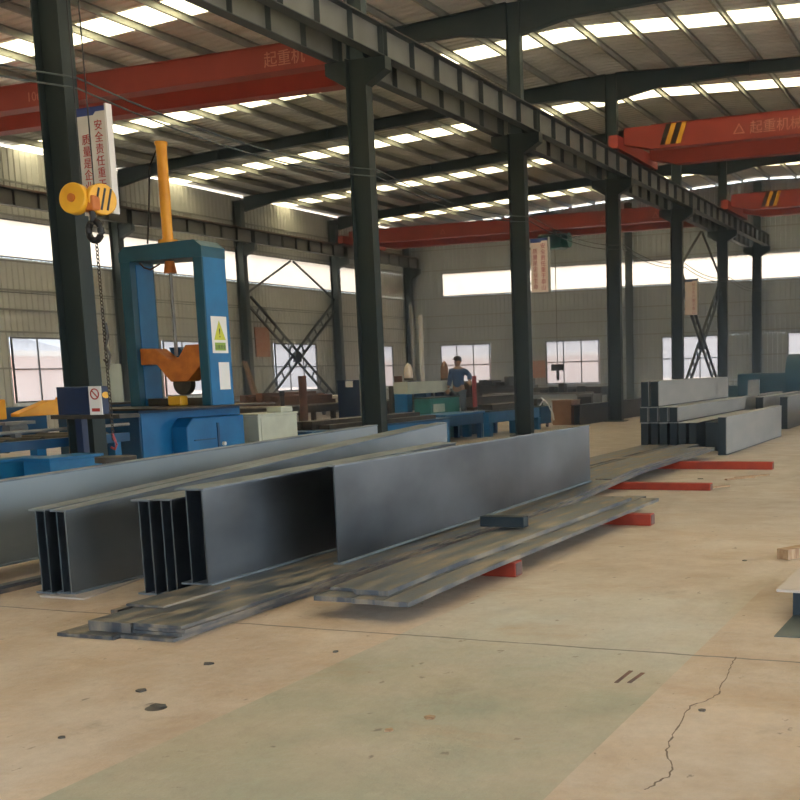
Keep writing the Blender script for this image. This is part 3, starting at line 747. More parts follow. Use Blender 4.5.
# ---- machinery on the line beyond the press
boxthing('supply_cabinet', 'cream electrical cabinet right of the gantry press', 'cabinet', -12.25, -11.60, 16.05, 17.2, 0, 1.02, 'cream',
         extra=lambda t: [part('cabinet_top_box', MB().box(-11.95, -11.65, 16.8, 17.15, 1.02, 1.12), 'cream', t, bevel=.01), part('door', MB().box(-11.60, -11.59, 16.12, 17.13, .06, .95), 'cream', t)])
def table(name, label, x0, x1, y0, y1, h, m, mt, nleg=3, apron=.22, group=None, cat='table', r=.06):
    t = thing(name, label, cat, ((x0 + x1) / 2, (y0 + y1) / 2, 0), group)
    part('top', MB().box(x0, x1, y0, y1, h - .04, h), mt, t)
    part('apron', MB().box(x0 + .04, x1 - .04, y0 + .04, y1 - .04, h - .04 - apron, h - .04), m, t)
    for i in range(nleg):
        y = y0 + .12 + (y1 - y0 - .24) * i / (nleg - 1)
        for x in (x0 + .1, x1 - .1): part('leg', MB().box(x - r, x + r, y - r, y + r, 0, h - .04 - apron), m, t)
    return t
table('conveyor_table', 'blue steel conveyor table section left end of the outfeed line', -12.9, -12.05, 24.0, 26.2, .66, 'darkblue', 'blue', 2, .25, 'outfeed tables')
table('conveyor_table', 'brighter blue conveyor table section with legs, right end of the outfeed line', -12.8, -12.0, 26.35, 29.9, .66, 'blue', 'darkmetal', 3, .28, 'outfeed tables', r=.09)
table('conveyor_table', 'blue conveyor table low behind the girders, right of the cream cabinet', -12.9, -11.7, 17.8, 23.6, .62, 'blue', 'darkblue', 5, .26, 'outfeed tables')
# steel bars on the tables, dark work bench cluster
def plates_on(x0, x1, y0, y1, z, n, label, m='darkmetal', group=None, nm='steel_bar', cat='steel bar'):
    w = (x1 - x0) / n
    for i in range(n):
        single(nm, MB().box(x0 + i * w + .01, x0 + (i + 1) * w - .015, y0 + random.uniform(0, .4), y1 - random.uniform(0, .5), z, z + random.uniform(.06, .16)), m,
               label % (['first', 'second', 'third', 'fourth', 'fifth', 'sixth', 'seventh'][i]), cat, group)
plates_on(-12.8, -11.8, 18.2, 23.2, .622, 4, 'rusty dark steel bar on the low blue conveyor, %s from its back edge', 'darkmetal', 'bars on the low conveyor')
plates_on(-12.75, -12.05, 26.5, 29.6, .662, 3, 'dark steel bar on the bright blue conveyor table, %s from the back', 'darkmetal', 'bars on the bright blue table')
# long dark benches further back in the left bay
table('work_bench', 'long dark work bench in the left bay in front of the wall brace', -20.5, -18.5, 26.0, 33.0, .85, 'darkmetal', 'greymetal', 5, .2, 'dark work benches', 'bench')
table('work_bench', 'long dark work bench in the left bay behind the blue outfeed tables', -17.4, -15.6, 30.3, 36.6, .85, 'darkmetal', 'darkmetal', 6, .25, 'dark work benches', 'bench')
table('work_bench', 'dark work bench under the second end wall window', -22.5, -15.0, 44.0, 46.5, .95, 'darkmetal', 'darkmetal', 3, .3, 'dark work benches', 'bench')
table('work_bench', 'long low steel bench along the left wall between the windows', -28.8, -27.3, 30.0, 46.0, .8, 'darkmetal', 'greymetal', 6, .2, 'dark work benches', 'bench')
def pile(label, x0, x1, y0, y1, z, n, m='darkmetal', seed=1, cat='scrap'):
    rnd = random.Random(seed)
    t = thing('parts_crate', label, 'crate', ((x0 + x1) / 2, (y0 + y1) / 2, z))
    part('tray', MB().box(x0, x1, y0, y1, z, z + .12), m, t)
    for i in range(n):
        x = x0 + (x1 - x0) * (i + .5) / n; h = rnd.uniform(.12, .42)
        part('casting', MB().box(x - .12, x + .1, y0 + .1, y1 - .1, z + .12, z + .12 + h), m, t, bevel=.02)
    return t
pile('crate of dark castings on the long bench behind the outfeed tables', -17.2, -15.8, 30.7, 31.9, .85, 4, seed=2)
pile('second crate of dark castings further along the bench behind the outfeed tables', -17.2, -15.8, 33.2, 34.2, .85, 5, seed=5)
pile('crate of dark castings under the end wall window left of the fourth column', -20.8, -18.4, 44.4, 45.6, .95, 6, seed=9)
pile('crate of rusty castings on the bench in front of the wall brace', -20.2, -18.8, 27.0, 30.0, .85, 5, 'rust', 4)
single('sheet_stack', MB().box(-20.3, -18.7, 30.4, 32.8, .852, .97).box(-20.2, -18.8, 30.6, 32.6, .97, 1.03), 'white', 'pale stack of sheets on the bench left of the second column', 'stack')
# posts and cylinders rising out of the clutter
def post(px, y0p, y1p, X, r, m, label, name='post', cat='post', mm2=None):
    p = at(px, y0p, X=X); t = thing(name, label, cat, (p.x, p.y, 0))
    part('shaft', MB().cyl((p.x, p.y, 0), (p.x, p.y, p.z), r, n=12), m, t, True)
    part('foot', MB().box(p.x - r * 2.2, p.x + r * 2.2, p.y - r * 2.2, p.y + r * 2.2, 0, .02), m, t)
    if mm2: part('cap', MB().cyl((p.x, p.y, p.z), (p.x, p.y, p.z + .1), r * 1.3, n=12), mm2, t, True)
post(302, 376, 420, -16.0, .10, 'rust', 'brown square-topped post standing right of the cream cabinet')
post(282, 396, 420, -14.5, .045, 'darkmetal', 'short dark pin with a cap behind the cream cabinet', mm2='black')
post(361, 374, 420, -14.0, .05, 'purlin', 'thin greenish pipe upright just left of the second column', 'pipe', 'pipe')
post(398, 376, 420, -15.2, .11, 'rust', 'dark rust-brown post between the second and third columns')
post(392, 386, 420, -14.5, .09, 'darkmetal', 'shorter dark post left of the rust-brown post')
post(474, 376, 420, -14.5, .07, 'redhook', 'thin dark red post beside the worker')
post(411, 304, 400, -20.0, .07, 'greymetal', 'tall pale pipe standing in the far left corner, left one', 'pipe', 'pipe')
post(420, 315, 400, -20.0, .08, 'white', 'tall whitish pipe standing in the far left corner, right one', 'pipe', 'pipe')
# gas cylinders: copper brown and pale
def bottle(px, ytop, ybot, X, m, label, rw):
    p = at(px, ytop, X=X); q = at(px, ybot, X=X)
    t = thing('gas_cylinder', label, 'cylinder', (p.x, p.y, q.z), 'upright rounded cylinders on the far machine')
    r = rw; b = MB(); h = p.z - q.z
    prof = [(r, 0), (r * 1.02, h * .5), (r * .9, h * .72), (r * .55, h * .9), (r * .15, h)]
    for (a, z0), (b2, z1) in zip(prof, prof[1:]): b.cyl((p.x, p.y, q.z + z0), (p.x, p.y, q.z + z1), a, b2, 16)
    part('shell', b, m, t, True); part('collar', MB().cyl((p.x, p.y, q.z - .01), (p.x, p.y, q.z + .05), r * 1.08, n=16), 'darkmetal', t, True)
    return p, q
wp = at(455, 395, Y=27.5)
p1, q1 = bottle(444, 361, 380, -13.9, 'brownbox', 'brown pointed cylinder standing left of the worker', .105)
p2, q2 = bottle(408, 363, 380, -13.9, 'pinkwhite', 'pale pinkish pointed cylinder on the machine left of the worker', .11)
# machine frame carrying them
zt = q1.z
t = thing('welding_gantry', 'blue and cream welding gantry frame left of the worker', 'machine', (-13.9, (p1.y + p2.y) / 2, 0))
ya, yb2 = p2.y - .45, p1.y + .35
zt2 = min(q1.z, q2.z) - .015
part('bridge_beam', MB().box(-14.1, -13.7, ya, yb2, zt2 - .3, zt2), 'cream', t)
for y, m in ((ya + .12, 'blue'), ((ya + yb2) / 2 - .25, 'darkblue'), (yb2 - .12, 'navy')):
    part('column', MB().box(-14.08, -13.72, y - .13, y + .13, .02, zt2 - .3), m, t)
part('base_beam', MB().box(-14.15, -13.65, ya - .2, yb2 + .2, 0, .02), 'darkmetal', t)
part('wire_feeder', MB().box(-14.0, -13.75, ya + .3, ya + .8, zt2, zt2 + .01).box(-14.0, -13.75, yb2 - .75, yb2 - .4, zt2 - .8, zt2 - .3), 'navy', t)
# green machine in front
g0 = at(431, 412, X=-13.0); g1_ = at(466, 396, X=-13.0)
boxthing('green_power_unit', 'teal green power unit with a pale label in front of the worker', 'machine', -13.45, -13.0, g0.y, min(g1_.y, 26.7), .0, g1_.z + .02, 'green', 'darkmetal',
         extra=lambda t: part('label_plate', MB().box(-13.0, -12.99, g0.y + .12, g0.y + .75, g1_.z - .35, g1_.z - .15), 'cream', t))
# worker platform
py0 = wp.y
platz = .30
fx, fy = -13.35, 27.4
boxthing('work_platform', 'low dark steel platform the worker stands on', 'platform', -13.62, -13.02, 26.78, 28.1, 0, platz, 'darkblue', 'darkmetal')

# ---- worker
def worker(x, y, z):
    t = thing('person', 'person in blue jacket and grey trousers standing on a platform, arm reaching out', 'person', (x, y, z))
    def skin(name, verts, edges, radii, m, root=0, sub=2):
        me = bpy.data.meshes.new(name); me.from_pydata(verts, edges, []); o = bpy.data.objects.new(name, me); C.objects.link(o)
        sk = o.modifiers.new('s', 'SKIN'); o.modifiers.new('u', 'SUBSURF').levels = sub
        bpy.context.view_layer.update()
        for i, v in enumerate(me.skin_vertices[0].data): v.radius = radii[i]; v.use_root = (i == root)
        bpy.context.view_layer.update()
        r = bpy.data.meshes.new_from_object(o.evaluated_get(bpy.context.evaluated_depsgraph_get()))
        bpy.data.objects.remove(o)
        r.transform(Matrix.Translation((x, y, z))); part(name, r, m, t, True)
    V = [(0, 0, .93), (0, 0, 1.10), (0, 0, 1.30), (0, 0, 1.42), (0, 0, 1.50), (0, -.02, 1.60), (0, -.02, 1.68),
         (-.10, 0, .86), (-.11, -.02, .50), (-.12, .02, .10), (-.12, -.10, .05), (.10, 0, .86), (.12, .0, .50), (.13, .04, .10), (.13, -.08, .05),
         (-.19, 0, 1.40), (-.25, 0, 1.14), (-.22, -.16, .94), (.19, 0, 1.40), (.36, -.06, 1.26), (.42, -.20, 1.10)]
    E_ = [(0, 1), (1, 2), (2, 3), (3, 4), (4, 5), (5, 6), (0, 7), (7, 8), (8, 9), (9, 10), (0, 11), (11, 12), (12, 13), (13, 14), (3, 15), (15, 16), (16, 17), (3, 18), (18, 19), (19, 20)]
    R_ = [(.15, .11), (.14, .10), (.17, .12), (.13, .10), (.055, .055), (.085, .10), (.08, .095), (.09, .09), (.062, .065), (.045, .045), (.04, .035),
          (.09, .09), (.062, .065), (.045, .045), (.04, .035), (.06, .06), (.045, .045), (.032, .035), (.06, .06), (.045, .045), (.032, .035)]
    skin('body', V, E_, R_, 'skin')
    skin('jacket', [(0, 0, .90), (0, 0, 1.08), (0, 0, 1.30), (0, 0, 1.43), (-.19, 0, 1.40), (-.25, 0, 1.14), (-.225, -.13, .98), (.19, 0, 1.40), (.36, -.06, 1.26), (.41, -.17, 1.13)],
         [(0, 1), (1, 2), (2, 3), (3, 4), (4, 5), (5, 6), (3, 7), (7, 8), (8, 9)], [(.175, .13), (.165, .12), (.19, .14), (.12, .11), (.085, .085), (.07, .07), (.055, .055), (.085, .085), (.07, .07), (.055, .055)], 'denim')
    skin('trousers', [(0, 0, .94), (-.10, 0, .84), (-.11, -.02, .50), (-.12, .02, .12), (.10, 0, .84), (.12, 0, .50), (.13, .04, .12)],
         [(0, 1), (1, 2), (2, 3), (0, 4), (4, 5), (5, 6)], [(.165, .125), (.11, .11), (.085, .085), (.07, .07), (.11, .11), (.085, .085), (.07, .07)], 'trouser')
    cap = MB().ball((x, y - .01, z + 1.71), .105, .118, .075).box(x - .07, x + .07, y - .19, y - .09, z + 1.685, z + 1.70)
    part('cap', cap, 'hair', t, True)
    part('hair', MB().ball((x, y + .03, z + 1.66), .098, .09, .10), 'hair', t, True)
    f = MB().ball((x, y - .115, z + 1.60), .014, .022, .02); f.ball((x - .088, y - .01, z + 1.61), .012, .02, .03); f.ball((x + .088, y - .01, z + 1.61), .012, .02, .03)
    part('nose_and_ears', f, 'skin', t, True)
    part('eyes', MB().ball((x - .032, y - .105, z + 1.635), .012, .01, .009).ball((x + .032, y - .105, z + 1.635), .012, .01, .009), 'black', t, True)
    hb = MB()
    for hx_, hy_, hz_, dx, dy, dz in ((.42, -.20, 1.10, .3, -.5, -.79), (-.215, -.19, .90, .1, -.5, -.86)):
        d = Vector((dx, dy, dz)).normalized(); sd = d.cross(Vector((0, 0, 1))).normalized(); c = Vector((x + hx_, y + hy_, z + hz_))
        hb.bar(c, c + d * .09, .075, .03, sd.cross(d))
        for j, L in enumerate((.06, .075, .07, .055)):
            o_ = c + d * .085 + sd * (j - 1.5) * .019; hb.tube([o_, o_ + d * L * .55, o_ + d * L * .9 + sd.cross(d) * .02], .0085, 6)
        hb.tube([c + d * .02 + sd * .035, c + d * .05 + sd * .065, c + d * .085 + sd * .07], .0095, 6)
    part('hands', hb, 'skin', t, True)
    part('shoes', MB().box(x - .17, x - .07, y - .19, y + .09, z, z + .07).box(x + .08, x + .18, y - .17, y + .11, z, z + .07), 'black', t, bevel=.02)
worker(fx, fy, platz)

# blue drum / cabinets near second column etc
boxthing('blue_locker', 'dark blue locker with a white label standing just left of the second column', 'cabinet', -18.2, -17.3, 27.7, 28.3 + .3, 0, 1.62, 'navy',
         extra=lambda t: part('label_plate', MB().box(-17.95, -17.65, 27.69, 27.70, 1.35, 1.52), 'white', t)) if False else None
p = at(357, 390, Y=29.5)
t = boxthing('blue_locker', 'dark blue locker with a white label standing left of the second column', 'cabinet', p.x - .55, p.x + .35, 29.3, 29.9, 0, at(357, 380, Y=29.3).z, 'navy',
         extra=lambda t: part('label_plate', MB().box(p.x - .25, p.x + .0, 29.275, 29.284, 1.3, 1.48), 'white', t))
# wooden crate + machine right of third column
boxthing('brown_crate', 'brown boxy crate standing left of the long dark beam', 'crate', -12.56, -11.95, 32.2, 33.0, 0, .74, 'brownbox')
t = thing('tool_cart', 'dark blue tool cart with tangled white hoses right of the bright blue table', 'cart', (-12.4, 31, 0))
part('frame', MB().box(-12.75, -12.2, 30.35, 31.2, .12, .62), 'darkblue', t, bevel=.03)
for x in (-12.65, -12.3):
    for y in (30.45, 31.1): part('caster', MB().cyl((x - .03, y, .06), (x + .03, y, .06), .06), 'black', t, True)
part('hose', MB().tube([(-12.3, 30.5, .62), (-12.2, 30.6, .8), (-12.35, 30.8, .86), (-12.25, 31.0, .7), (-12.1, 31.05, .4), (-12.05, 31.0, .2)], .022, 8), 'white', t, True)
part('torch_box', MB().box(-12.7, -12.35, 30.5, 30.95, .62, .84), 'darkmetal', t, bevel=.02)
boxthing('welding_machine', 'pair-sized pale grey welding machine with black front at the foot of the fourth column', 'welding machine', -12.6, -12.05, 34.5, 35.3, 0, .86, 'greymetal',
         extra=lambda t: part('front_panel', MB().box(-12.55, -12.1, 34.47, 34.485, .1, .78), 'black', t))
t = thing('parts_rack', 'long pale rack with dark upright tool pieces below the second end wall window', 'rack', (-14.8, 37, 0))
part('shelf', MB().box(-16.9, -13.2, 37.0, 37.9, .82, .88), 'greymetal', t); part('skirt', MB().box(-16.8, -13.3, 37.1, 37.8, .45, .82), 'endwall', t)
for x in (-16.7, -15.05, -13.4): part('leg', MB().box(x - .05, x + .05, 37.15, 37.75, 0, .45), 'darkmetal', t)
for i in range(5): part('tool', MB().box(-15.0 + i * .35, -14.8 + i * .35, 37.3, 37.6, .88, .98 + .1 * (i % 3)), 'black', t)
single('leaning_board', MB().hexa([(-29.6, 41.0, 0), (-29.35, 41.0, 0), (-29.35, 41.2, 0), (-29.6, 41.2, 0), (-30.05, 40.7, 2.4), (-29.95, 40.7, 2.4), (-29.95, 40.9, 2.4), (-30.05, 40.9, 2.4)]), 'timber',
       'narrow tan board leaning on the left wall beside a wall column', 'board')
M['posterorange'] = mat('faded_orange_poster', (.55, .22, .12), .6, 0, (.6, .35, .25), 5)
p = at(262, 334, X=XL - .2)
single('wall_poster', MB().box(XL - .26, XL - .2, p.y - .5, p.y + .55, 2.6, 3.9), 'posterorange', 'faded orange poster on the left wall behind the lattice brace', 'poster')
p = at(537, 376, Y=YE)
single('wall_poster', MB().box(p.x - .5, p.x + .4, YE + .17, YE + .24, 1.3, 2.2), 'posterorange', 'small faded orange notice on the end wall between the windows', 'poster')
# ---- foreground girders
def girder(label, xr, y0, y1, zb0, zt0, zb1, zt1, w, m='millface', lip=.03, group='fabricated steel girders on the floor', skew=0, mtop='milltop', tf=.014, rear=True, nst=0, name='steel_girder'):
    t = thing(name, label, 'girder', (xr, (y0 + y1) / 2, zb0), group)
    x1_ = xr + skew
    def slab(xa0, xb0, za0, zb_0, za1, zb_1, seg=14):
        mb = MB()
        for i in range(seg):
            f, g = i / seg, (i + 1) / seg
            def P(f_, xx, z0, z1): return (xx + skew * f_, y0 + (y1 - y0) * f_, z0 + (z1 - z0) * f_)
            mb.hexa([P(f, xa0, za0, za1), P(f, xb0, za0, za1), P(g, xb0, za0, za1), P(g, xa0, za0, za1),
                     P(f, xa0, zb_0, zb_1), P(f, xb0, zb_0, zb_1), P(g, xb0, zb_0, zb_1), P(g, xa0, zb_0, zb_1)])
        return mb
    part('web', slab(xr - .012, xr, zb0 + tf, zt0 - tf, zb1 + tf, zt1 - tf, 1), m, t)
    part('top_flange', slab(xr - w, xr + lip * .3, zt0 - tf, zt0, zt1 - tf, zt1, 1), mtop, t)
    part('bottom_flange', slab(xr - w, xr + lip, zb0, zb0 + tf, zb1, zb1 + tf, 1), mtop, t)
    if rear: part('inner_web', slab(xr - w * .62, xr - w * .62 + .01, zb0 + tf, zt0 - tf, zb1 + tf, zt1 - tf, 1), 'mill', t)
    return t
girder('long dark steel girder standing on the plate stack, nearest and rightmost, smooth web', -4.95, 7.82, 14.0, .09, .90, .163, .90, .05, rear=False)
girder('steel girder with mirror-like web just left of the nearest one', -5.42, 6.76, 11.0, .089, .815, .089, .875, .25)
girder('short-ended steel girder, second dark end left of the mirror-like web', -5.70, 6.75, 10.0, 0.0, .735, .0, .76, .165, lip=0)
girder('short-ended steel girder, third dark end left of the mirror-like web', -5.88, 6.72, 9.6, 0.0, .73, .0, .75, .175, lip=0)
girder('steel girder with wide grey web in the middle of the group', -6.52, 6.53, 13.0, .013, .66, .013, 1.0, .15, 'millmid')
girder('steel girder whose dark end shows beside the wide grey web', -6.69, 6.50, 12.9, .013, .665, .013, .98, .16, lip=0)
girder('very long pale-topped steel girder running off the left edge', -7.65, 4.2, 13.2, .12, .76, .12, .965, .12, 'millpale', skew=0)
girder('long steel girder lying behind the one that runs off the left edge', -7.95, 4.6, 12.6, .12, .70, .12, .88, .2, 'millpale', name='steel_girder')
# bearers under left girders
for k, (x0_, x1_, y, lab) in enumerate(((-8.35, -7.35, 6.3, 'short dark bearer block under the leftmost girder'), (-8.3, -7.3, 11.5, 'dark bearer block under the far end of the leftmost girder'))):
    single('bearer_block', MB().box(x0_, x1_, y, y + .12, 0, .118), 'darkprimer', lab, 'block', 'bearers under the left girders')
single('pale_strip', MB().prism([tuple(at(a, b, Z=.0)) for a, b in ((40, 597), (84, 600), (148, 577), (110, 576))], (0, 0, .012)), 'rustplate', 'pale strip of plate on the floor by the grey girder', 'plate')
# ---- flat plate stacks
def bend(y):
    f = min(max((y - 11.5) / 4.6, 0), 1); f = f * f * (3 - 2 * f); return .13 * f
def plate(label, x0, x1, y0, y1, z, th, m='flat', bendf=bend, group='flat plates in the long stack', skew=0, n=26):
    mb = MB()
    for (za, zb, mm) in ((0, th, m),):
        vs = []
        for i in range(n + 1):
            f = i / n; y = y0 + (y1 - y0) * f; b = bendf(y) + z; s = skew * f
            vs += [(x0 + s, y, b), (x1 + s, y, b), (x1 + s, y, b + th), (x0 + s, y, b + th)]
        fs = [(3, 2, 1, 0), (4 * n, 4 * n + 1, 4 * n + 2, 4 * n + 3)]
        for i in range(n):
            for j in range(4):
                a = 4 * i + j; b = 4 * i + (j + 1) % 4; fs.append((a, b, b + 4, a + 4))
        mb.add(vs, fs)
    return single('steel_plate', mb, m, label, 'steel plate', group, org=((x0 + x1) / 2, (y0 + y1) / 2, z))
plate('thin bottom plate of the long stack, left strip at the front', -5.58, -5.12, 5.43, 20.6, 0, .022)
plate('thin bottom plate of the long stack, right strip at the front', -5.115, -4.70, 5.49, 20.0, 0, .022)
plate('thicker plate on the front left of the long stack with chipped end', -5.42, -5.075, 5.54, 20.4, .023, .064)
plate('wide plate along the right edge of the long stack, lowest of three', -5.07, -4.68, 5.55, 19.6, .023, .021)
plate('wide plate along the right edge of the long stack, middle of three', -5.07, -4.665, 5.56, 19.9, .045, .021)
plate('wide plate along the right edge of the long stack, topmost of three', -5.07, -4.69, 5.56, 19.4, .067, .021)
plate('narrow plate left of the long stack behind its front corner', -5.70, -5.50 + .03, 6.15, 20.3, .0, .05) if False else None
plate('short-looking plate lying left of the stack beside the dark girder ends', -5.66, -5.60, 6.0, 20.5, 0, .05)
plate('middle strip plate on top of the stack right of the nearest girder far end', -4.93, -4.70, 14.15, 19.3, .090, .012, 'flat')
single('steel_plate', MB().box(-5.50, -5.18, 5.98, 6.70, .0895, .105), 'flat', 'small loose plate on top of the long stack at its left front', 'steel plate', 'flat plates in the long stack')
plate('far plate of the long stack toward the primed beams, left side', -6.35, -5.70, 13.0, 21.0, 0, .03)
plate('far second plate of the long stack toward the primed beams', -6.1, -5.70, 14.5, 20.6, .031, .03)

single('flat_bar', MB().box(-7.36, -7.16, 5.9, 9.6, 0, .03), 'flat', 'dark flat bar on the floor under the edge of the leftmost girder', 'steel bar')
single('flat_bar', MB().box(-7.28, -7.18, 6.0, 9.4, .031, .055), 'flatedge', 'narrow brighter bar lying on the dark flat bar by the leftmost girder', 'steel bar')
zero = lambda y: 0
def sag(y): return .122 + .0 * y
grp = 'flat plates in the short front stack'
def fl(y): return .122 - .02 * min(max((8 - y) / 1.6, 0), 1) ** 2
plate('bottom left plate of the short front stack', -4.28, -3.98, 6.42, 12.4, .0, .034, bendf=fl, group=grp, skew=.0)
plate('bottom middle plate of the short front stack', -3.97, -3.74, 6.40, 12.5, .0, .034, bendf=fl, group=grp, skew=.0)
plate('bottom right plate along the outer edge of the short front stack', -3.73, -3.53, 6.38, 12.3, .0, .034, bendf=fl, group=grp, skew=.0)
plate('upper plate in the middle of the short front stack, ground bright edge', -4.02, -3.76, 6.52, 12.0, .0355, .034, 'flat', bendf=fl, group=grp)
plate('thin upper plate at the left of the short front stack', -4.26, -4.04, 6.60, 12.2, .0355, .02, 'flat', bendf=fl, group=grp)
# loose steel block across the plates
single('steel_block', MB().box(-4.44, -4.0, 9.46, 9.58, .1925, .29), 'darkprimer', 'dark rectangular steel block lying across the short plate stack', 'block', bevel=.006)
# red bearers
for k, (xa_, xb_, y, lab) in enumerate(((-4.40, -3.50, 8.08, 'red bearer bar sticking out under the short plate stack, nearest'),
                                 (-4.40, -3.29, 11.15, 'red bearer bar under the far end of the short plate stack'),
                                 (-5.95, -3.48, 14.55, 'red bearer bar under the long plates behind the short stack'),
                                 (-6.2, -3.24, 17.68, 'red bearer bar farthest back, in front of the primed beams'))):
    y2 = y + .14
    t = thing('red_bearer', lab, 'bearer', ((xa_ + xb_) / 2, y, 0), 'red bearer bars')
    h = .118 if k < 2 else .119
    if k == 2: h = bend(14.55) - .002
    part('bar', MB().box(xa_, xb_, y, y2, 0, h), 'redtimber', t, bevel=.006)
    part('end_cap', MB().box(xb_, xb_ + .006, y + .012, y2 - .012, .01, h - .01), 'rust', t)

# ---- primed beams at the right
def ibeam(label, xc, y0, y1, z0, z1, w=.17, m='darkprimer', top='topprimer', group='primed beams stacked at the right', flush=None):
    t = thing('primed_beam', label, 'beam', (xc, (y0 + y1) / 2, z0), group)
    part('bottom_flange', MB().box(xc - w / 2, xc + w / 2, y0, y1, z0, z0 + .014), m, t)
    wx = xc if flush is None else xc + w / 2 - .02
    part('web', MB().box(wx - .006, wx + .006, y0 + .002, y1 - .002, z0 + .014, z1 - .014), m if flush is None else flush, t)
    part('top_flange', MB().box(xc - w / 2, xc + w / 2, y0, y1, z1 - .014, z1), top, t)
    part('end_shade', MB().box(xc - w / 2 + .008, xc + w / 2 - .03, y0 + .001, y0 + .012, z0 + .015, z1 - .015), 'darkprimer', t)  # near-black plate paints the shade inside the open beam end
    return t
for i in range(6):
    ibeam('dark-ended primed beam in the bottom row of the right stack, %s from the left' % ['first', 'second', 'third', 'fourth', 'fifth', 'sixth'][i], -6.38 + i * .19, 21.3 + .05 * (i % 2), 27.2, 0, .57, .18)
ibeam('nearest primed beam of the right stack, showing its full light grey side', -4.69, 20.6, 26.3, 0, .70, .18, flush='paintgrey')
single('gap_shade_block', MB().box(-5.25, -4.82, 21.6, 27, 0, .55), 'darkprimer', 'dark box painting in the shade of the gap left of the light grey beam side', 'block')  # dark box stands for the shade in this gap between beams
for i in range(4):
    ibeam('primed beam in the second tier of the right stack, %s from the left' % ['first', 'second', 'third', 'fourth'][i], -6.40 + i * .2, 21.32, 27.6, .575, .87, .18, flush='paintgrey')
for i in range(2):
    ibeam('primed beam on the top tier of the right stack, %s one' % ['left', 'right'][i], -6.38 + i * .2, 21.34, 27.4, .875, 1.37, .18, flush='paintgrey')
# further piles right
for i in range(3):
    ibeam('low primed beam behind the right stack, %s from the left' % ['first', 'second', 'third'][i], -6.3 + i * .62, 29.2, 35.5, 0, .82, .22, flush='paintgrey', group='primed beams behind the right stack')
single('short_upright_plate', MB().box(-6.15, -5.85, 30.0, 30.06, .825, 1.25), 'topprimer', 'short light plate standing on the beams behind the right stack', 'plate')
for i in range(4):
    ibeam('dark beam at the right picture edge, %s from the left' % ['first', 'second', 'third', 'fourth'][i], -5.05 + i * .62, 26.9 + (i > 5), 33.0, 0, .66, .5, group='dark beams at the right edge') if i > 1 else None
# long beam beyond in middle
t = girder('long dark grey beam lying behind the plate stacks, right of the brown crate', -11.57, 31.9, 40.5, 0, .60, 0, .60, .3, 'darkmetal', name='steel_girder', mtop='darkprimer')
t = girder('second long grey beam behind the dark grey one', -10.2, 34.6, 41.0, 0, .55, 0, .55, .3, 'darkprimer', mtop='topprimer') if False else None
# teal machine far right
t = thing('beam_welding_machine', 'teal blue machine with cable drum far back at the right', 'machine', (-7.5, 43, 0))
part('body', MB().box(-8.9, -6.3, 41.5, 43.5, 0, 1.35), 'teal', t, bevel=.05)
part('drum', MB().cyl((-7.0, 41.3, 1.25), (-5.7, 41.3, 1.25), .75, n=24), 'teal', t, True)
part('base', MB().box(-9.5, -3.2, 41.0, 44.0, 0, .3), 'darkblue', t)
part('cab', MB().box(-5.3, -3.4, 41.4, 43.6, .3, 1.2), 'blue', t, bevel=.04)
part('pale_motor', MB().box(-5.9, -5.35, 40.7, 41.2, .3, 1.15), 'white', t, bevel=.06)
part('rail', MB().tube([(-5.8, 40.9, 1.1), (-5.9, 40.9, 1.9), (-6.1, 40.9, 2.3)], .03).tube([(-5.4, 40.9, 1.1), (-5.5, 40.9, 2.0), (-5.3, 40.9, 2.3)], .03), 'white', t, True)
t = thing('teal_rail_bed', 'low teal rail bed along the far end of the hall', 'machine', (-12, 52, 0))
part('bed', MB().box(-14.5, -8, 51.4, 52.6, .25, .75), 'teal', t)
for x in (-14.2, -12.2, -10.2, -8.3): part('leg', MB().box(x - .08, x + .08, 51.6, 52.4, 0, .25), 'darkblue', t)

# ---- bottom right corner pieces and floor debris
tm = MB().bar((-1.63, 9.38, .045), (-1.10, 10.3, .045), .12, .085)
single('timber_offcut', tm, 'timber', 'rusty brown timber offcut on the floor at the right edge', 'timber')
single('loose_plate', MB().hexa([(-1.285, 7.18, .165), (-.2, 7.10, .165), (-.15, 8.7, .165), (-1.26, 8.75, .165), (-1.285, 7.18, .18), (-.2, 7.10, .18), (-.15, 8.7, .18), (-1.26, 8.75, .18)]), 'rustplate',
       'pale flat plate propped on a dark block at the right edge', 'steel plate')
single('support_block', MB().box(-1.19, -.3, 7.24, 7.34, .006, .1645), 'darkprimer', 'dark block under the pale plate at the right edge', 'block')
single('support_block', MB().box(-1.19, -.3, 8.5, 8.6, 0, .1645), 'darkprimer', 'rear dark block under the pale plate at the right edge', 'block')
single('dark_floor_patch', MB().prism([(-1.20, 6.63, 0), (-.2, 6.67, 0), (-.15, 7.6, 0), (-1.18, 7.5, 0)], (0, 0, .006)), 'darkpatch', 'thin dark grey patch on the floor at the right edge', 'steel plate')  # thin dark layer on the floor along the pale plate's near edge
t = thing('scrap_dish', 'small dark dished scrap piece alone on the near floor', 'scrap', tuple(at(156, 708, Z=0)))
q = at(156, 708, Z=0); part('dish', MB().cyl((q.x, q.y, 0), (q.x, q.y, .012), .055, .03, 14), 'darkmetal', t, True)
part('flake', MB().box(q.x - .02, q.x + .045, q.y - .02, q.y + .02, .012, .018), 'darkmetal', t)
deb = [(141, 691, .03), (740, 479, .10), (715, 488, .09), (752, 477, .12), (700, 479, .05), (209, 664, .03), (430, 718, .035), (389, 731, .025), (702, 711, .02), (745, 561, .02), (62, 738, .015), (336, 652, .02)]
